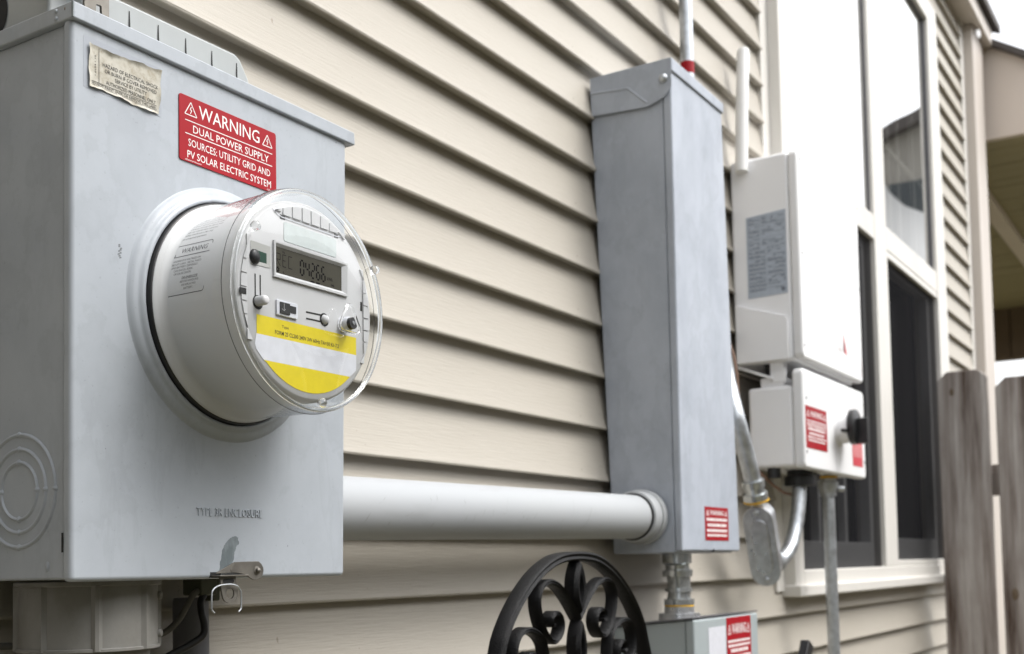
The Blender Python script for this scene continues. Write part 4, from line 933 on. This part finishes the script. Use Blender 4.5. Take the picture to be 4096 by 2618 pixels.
def oval(w, v0, v1, n=10):
    return [(w * cos(radians(a)), v0 + w - w * sin(radians(a))) for a in range(0, 181, 18)][::1] + [(-w * cos(radians(a)), v1 - w + w * sin(radians(a))) for a in range(0, 181, 18)]
obj('fitting_body', G().prism(oval(.0235, .004, L), -.010, .030, OB), M_CASTAL, ac, bev=.004, seg=3)
pl_ = obj('cover_plate', G().prism(oval(.0262, .001, L + .003), -.0145, -.0105, OB), M_CASTAL, ac, bev=.0012)
obj('raised_panel', G().prism(oval(.0155, .024, L - .020), -.0185, -.0143, OB), M_CASTAL, pl_, bev=.002, seg=3)
t = G(); T = lambda u, v, d: OB(v, u, d)
text(t, 'CONDUIT', T, .046, -.004, .008, .050, d=-.0188); obj('pressed_lettering', t, M_GALV, pl_, fix=False, smooth=0)
for v in (.012, L - .009):
    obj('screw', G().lathe([(0, -.0035), (.0025, -.0032), (.0045, -.0015), (.0050, 0)], lambda a, b, h, v=v: OB(a, v + b, -.0145 + h), 16), M_GALV, pl_, smooth=60)
e0 = b0 + ax * (L - .035) - nv * .022
eb = catmull([e0, PR(2.875, .0020, .712), PR(2.955, .0330, .705), PR(3.005, .0850, .702), PR(3.035, .1400, .700), PR(3.052, .2050, .700)], 8)
obj('elbow', G().tube(eb, .0132, 28), M_GALV, ac, smooth=60)
obj('connector', G().tube([e0, Vector(PR(2.862, -.0020, .712))], [.0195, .0185], 16), M_GALV, ac)
w_ = obj('brown_wire', G().tube(catmull([(2.012, .79, .42), (1.995, .765, .36), (1.985, .755, .25), (2.01, .755, .19), (2.06, .735, .150), (2.10, .72, .128), (2.135, .715, .125)], 8), .0028, 8), M_BWIRE)
tag(w_, 'thin brown wire drooping beside the switch box', 'wire')

# ------------------------------------------------------------------ lower box with nipple
YQ = .655
lq = thing('lower_box', 'grey green disconnect box with white and red labels, lowest in the group', 'disconnect box', (1.64, .72, -.4))
LX0, LX1, LZ1 = 1.521, 1.772, -.0768
obj('enclosure', G().hexa([(LX0 + .002, YQ + .014, -.40), (LX1 - .004, YQ + .014, -.40), (LX1 - .004, YW - .002, -.40), (LX0 + .002, YW - .002, -.40), (LX0 + .002, YQ + .014, LZ1 - .003), (LX1 - .004, YQ + .014, LZ1 - .003), (LX1 - .004, YW - .002, LZ1 - .016), (LX0 + .002, YW - .002, LZ1 - .016)]), M_BOX3, lq, bev=.002)
obj('front_cover', G().box(LX0, LX1, YQ, YQ + .0135, -.400, LZ1 - .003), M_BOX3, lq, bev=.003, seg=3)
obj('top_cap', G().hexa([(LX0 - .002, YQ + .001, LZ1 - .001), (LX1 + .002, YQ + .001, LZ1 - .001), (LX1 + .002, YW - .003, LZ1 - .0145), (LX0 - .002, YW - .003, LZ1 - .0145), (LX0 - .002, YQ + .001, LZ1 + .001), (LX1 + .002, YQ + .001, LZ1 + .001), (LX1 + .002, YW - .003, LZ1 - .0125), (LX0 - .002, YW - .003, LZ1 - .0125)]), M_DKPIPE, lq)
obj('white_label', G().prism([(1.5710, -.20), (1.6355, -.20), (1.6355, -.0930), (1.5710, -.0930)], YQ - .0005, YQ - .0001, XZ), M_PWHITE, lq, smooth=0)
red_label(lq, XZ, 1.6400, 1.7390, -.185, -.0820, YQ - .0005, .0005, [(.9, .035), (.9, .035), (.7, .05), (.9, .045), (.85, .04)])
hd = obj('switch_handle', G().hexa([(1.815, .60, -.185), (1.838, .60, -.185), (1.838, .615, -.185), (1.815, .615, -.185), (1.855, .60, -.1265), (1.878, .60, -.1385), (1.878, .615, -.1385), (1.855, .615, -.1265)]).box(1.772, 1.83, .600, .615, -.20, -.18).box(1.772, 1.785, .600, .700, -.20, -.18), M_BLACK, lq, bev=.002)
ni = thing('conduit_nipple', 'short steel conduit nipple with couplings between the tall trough and the lower box', 'conduit fitting', (1.5750, .70, -.076))
nx = 1.5760; ny = .7010
obj('upper_coupling', G().tube([(nx - .004, ny, .016), (nx - .004, ny, .000), (nx - .004, ny, -.001), (nx - .003, ny, -.009), (nx - .003, ny, -.010), (nx - .003, ny, -.019)], [.0210, .0215, .0175, .0175, .0225, .0215], 12), M_FIT, ni, smooth=30)
obj('pipe', G().tube([(nx, ny, -.015), (nx + .001, ny, -.045)], .0170, 28), M_FIT, ni)
obj('lower_coupling', G().tube([(nx, ny, -.036), (nx, ny, -.041), (nx, ny, -.0415), (nx, ny, -.051), (nx, ny, -.0515), (nx, ny, -.060)], [.0195, .0200, .0165, .0175, .0220, .0220], 12), M_FIT, ni, smooth=30)
obj('lock_ring', G().tube([(nx, ny, -.0600), (nx, ny, -.0625)], .0212, 24), M_YRING, ni)
obj('hub', G().tube([(nx, ny, -.0625), (nx, ny, -.0720), (nx, ny, -.0722), (nx, ny, -.0820)], [.0215, .0220, .0300, .0310], 20), M_CASTAL, ni, smooth=40)

# ------------------------------------------------------------------ cast metal garden chair
gcx, YC = 1.0975, .600
ch = thing('garden_chair', 'ornate black cast metal chair back with scrollwork below the horizontal conduit', 'chair', (gcx, .5, -H))
left = [(.9415, -.0829), (.9488, -.0670), (.9642, -.0475), (.9858, -.0277), (1.0106, -.0110), (1.0360, .0006), (1.0622, .0075)]
halfp = [(gcx - x, z) for x, z in left]
down = [(.1720, -.130), (.1790, -.200), (.1760, -.280), (.1600, -.370), (.140, -.440), (.132, -.520)]
hp_ = down[::-1] + halfp
arch = [(gcx - a, b) for a, b in hp_] + [(gcx, .0098)] + [(gcx + a, b) for a, b in hp_[::-1]]
bk = obj('back_frame', G().ribbon(catmull(arch, 6), .0098, YC, YC + .016, .22), M_IRON, ch, smooth=50)
def scroll(pts, w=.0060, taper=True, n=6):
    q = catmull(pts, n); k = len(q)
    return G().ribbon(q, w, YC + .001, YC + .0145, .3, [1 if i < k * .75 else 1 - .35 * (i - k * .75) / (k * .25) for i in range(k)])
mirror = lambda p: [(2 * gcx - a, b) for a, b in p]
s1 = [(1.0968, -.0560), (1.0813, -.0405), (1.0670, -.0285), (1.0531, -.0200), (1.0360, -.0165), (1.0210, -.0212), (1.0134, -.0330), (1.0150, -.0470), (1.0225, -.0630), (1.0341, -.0748), (1.0454, -.0773), (1.0563, -.0715), (1.0605, -.0610), (1.0560, -.0515), (1.0465, -.0490), (1.0385, -.0530), (1.0390, -.0600), (1.0440, -.0610)]
s3 = [(1.0370, -.1500), (1.0310, -.1150), (1.0271, -.0892), (1.0222, -.0765), (1.0107, -.0675), (.9940, -.0630), (.9790, -.0660), (.9695, -.0760), (.9670, -.0900), (.9720, -.1040), (.9830, -.1140), (.9960, -.1150), (1.0060, -.1070), (1.0080, -.0960), (1.0020, -.0880), (.9930, -.0880), (.9890, -.0950), (.9935, -.0990)]
for p in (s1, mirror(s1), s3, mirror(s3)): obj('scroll', scroll(p), M_IRON, ch, smooth=50)
s5 = [(1.0950, -.1950), (1.0800, -.1750), (1.0600, -.1650), (1.0370, -.1500)]; s6 = [(1.0950, -.24), (1.06, -.22), (1.03, -.235), (1.005, -.27), (1.01, -.31), (1.035, -.32), (1.045, -.30), (1.03, -.285)]
for p in (s5, mirror(s5), s6, mirror(s6)): obj('scroll', scroll(p), M_IRON, ch, smooth=50)
def leaf(z0, z1, w, name='leaf'):
    def ring(zl, zh, ww, n=12):
        up = [(ww * sin(pi * k / n) ** .9, zl + (zh - zl) * k / n) for k in range(n + 1)]
        return [(gcx - a, b) for a, b in up] + [(gcx + a, b) for a, b in up[-2:0:-1]]
    h = z1 - z0; o = ring(z0, z1, w); mid = ring(z0 + h * .07, z1 - h * .09, w * .68); i1 = ring(z0 + h * .18, z1 - h * .22, w * .42); i2 = ring(z0 + h * .22, z1 - h * .26, w * .28)
    y0, y1 = YC - .001, YC + .0145; g = G(); n = len(o)
    g.add([(a, y0 + .004, b) for a, b in o] + [(a, y0, b) for a, b in mid] + [(a, y0 + .0008, b) for a, b in i1] + [(a, y0 + .006, b) for a, b in i2] + [(a, y1, b) for a, b in o],
          sum([[(j * n + i, j * n + (i + 1) % n, (j + 1) * n + (i + 1) % n, (j + 1) * n + i) for i in range(n)] for j in range(3)], []) + [(4 * n + i, 4 * n + (i + 1) % n, (i + 1) % n, i) for i in range(n)] + [tuple(3 * n + i for i in range(n)), tuple(4 * n + i for i in range(n))])
    obj(name, g, M_IRON, ch, smooth=40)
leaf(-.0520, .0060, .0125); leaf(-.1180, -.0560, .0110)
obj('stem', G().ribbon([(gcx, -.112), (gcx, -.30), (gcx, -.53)], .010, YC + .001, YC + .0145), M_IRON, ch)
st = G().prism([(gcx + .205 * cos(2 * pi * k / 40), .395 + .195 * sin(2 * pi * k / 40)) for k in range(40)], -.555, -.535, XY)
obj('seat', st, M_IRON, ch, bev=.006)
for sx_, sy_ in ((-1, -1), (1, -1), (-1, 1), (1, 1)):
    obj('leg', G().tube(catmull([(gcx + sx_ * .13, .395 + sy_ * .13, -.553), (gcx + sx_ * .155, .395 + sy_ * .15, -.70), (gcx + sx_ * .15, .395 + sy_ * .145, -.88), (gcx + sx_ * .18, .395 + sy_ * .17, -H + .002)], 6), [.013] * 18 + [.016], 14), M_IRON, ch, smooth=60)

# ------------------------------------------------------------------ unseen evergreen bush, added to darken the side of the meter box
sh = thing('added_shrub', 'dense dark evergreen bush outside the picture, added to shade the side of the meter enclosure', 'added_shrub', (-.55, .40, -H))
M_LEAF = flat('evergreen_leaf', (0.035, 0.055, 0.022), 0.6, n=.3)
obj('stem', G().tube([(-.55, .40, -H), (-.54, .41, -.3), (-.56, .40, .7)], [.035, .028, .01], 10), M_BROWN, sh)
g = G(); rnd = random.Random(21)
for k in range(13000):
    a = rnd.uniform(0, 2 * pi); z = rnd.uniform(-.95, 1.75); rr_ = .42 * (1 - ((z - .3) / 1.6) ** 2) ** .5 * rnd.uniform(.55, 1.0) * (1 + .12 * sin(5 * a + 7 * z))
    c = Vector((-.55 + rr_ * 1.15 * cos(a), .40 + rr_ * .85 * sin(a), z)); n_ = Vector((rnd.gauss(0, 1), rnd.gauss(0, 1), rnd.gauss(0, 1))).normalized(); t_ = n_.orthogonal().normalized(); b_ = n_.cross(t_)
    if c.y > .76: continue
    l = rnd.uniform(.022, .04); g.add([c - t_ * l, c - b_ * l * .4, c + t_ * l, c + b_ * l * .4], [(0, 1, 2, 3)])
fo = obj('foliage', g, M_LEAF, sh, fix=False, smooth=0); fo['kind'] = 'stuff'

# ------------------------------------------------------------------ lift the whole place so that the ground is at zero height
for o in list(S.objects):
    if o.parent is None and o.type in ('MESH', 'EMPTY'): o.location.z += H
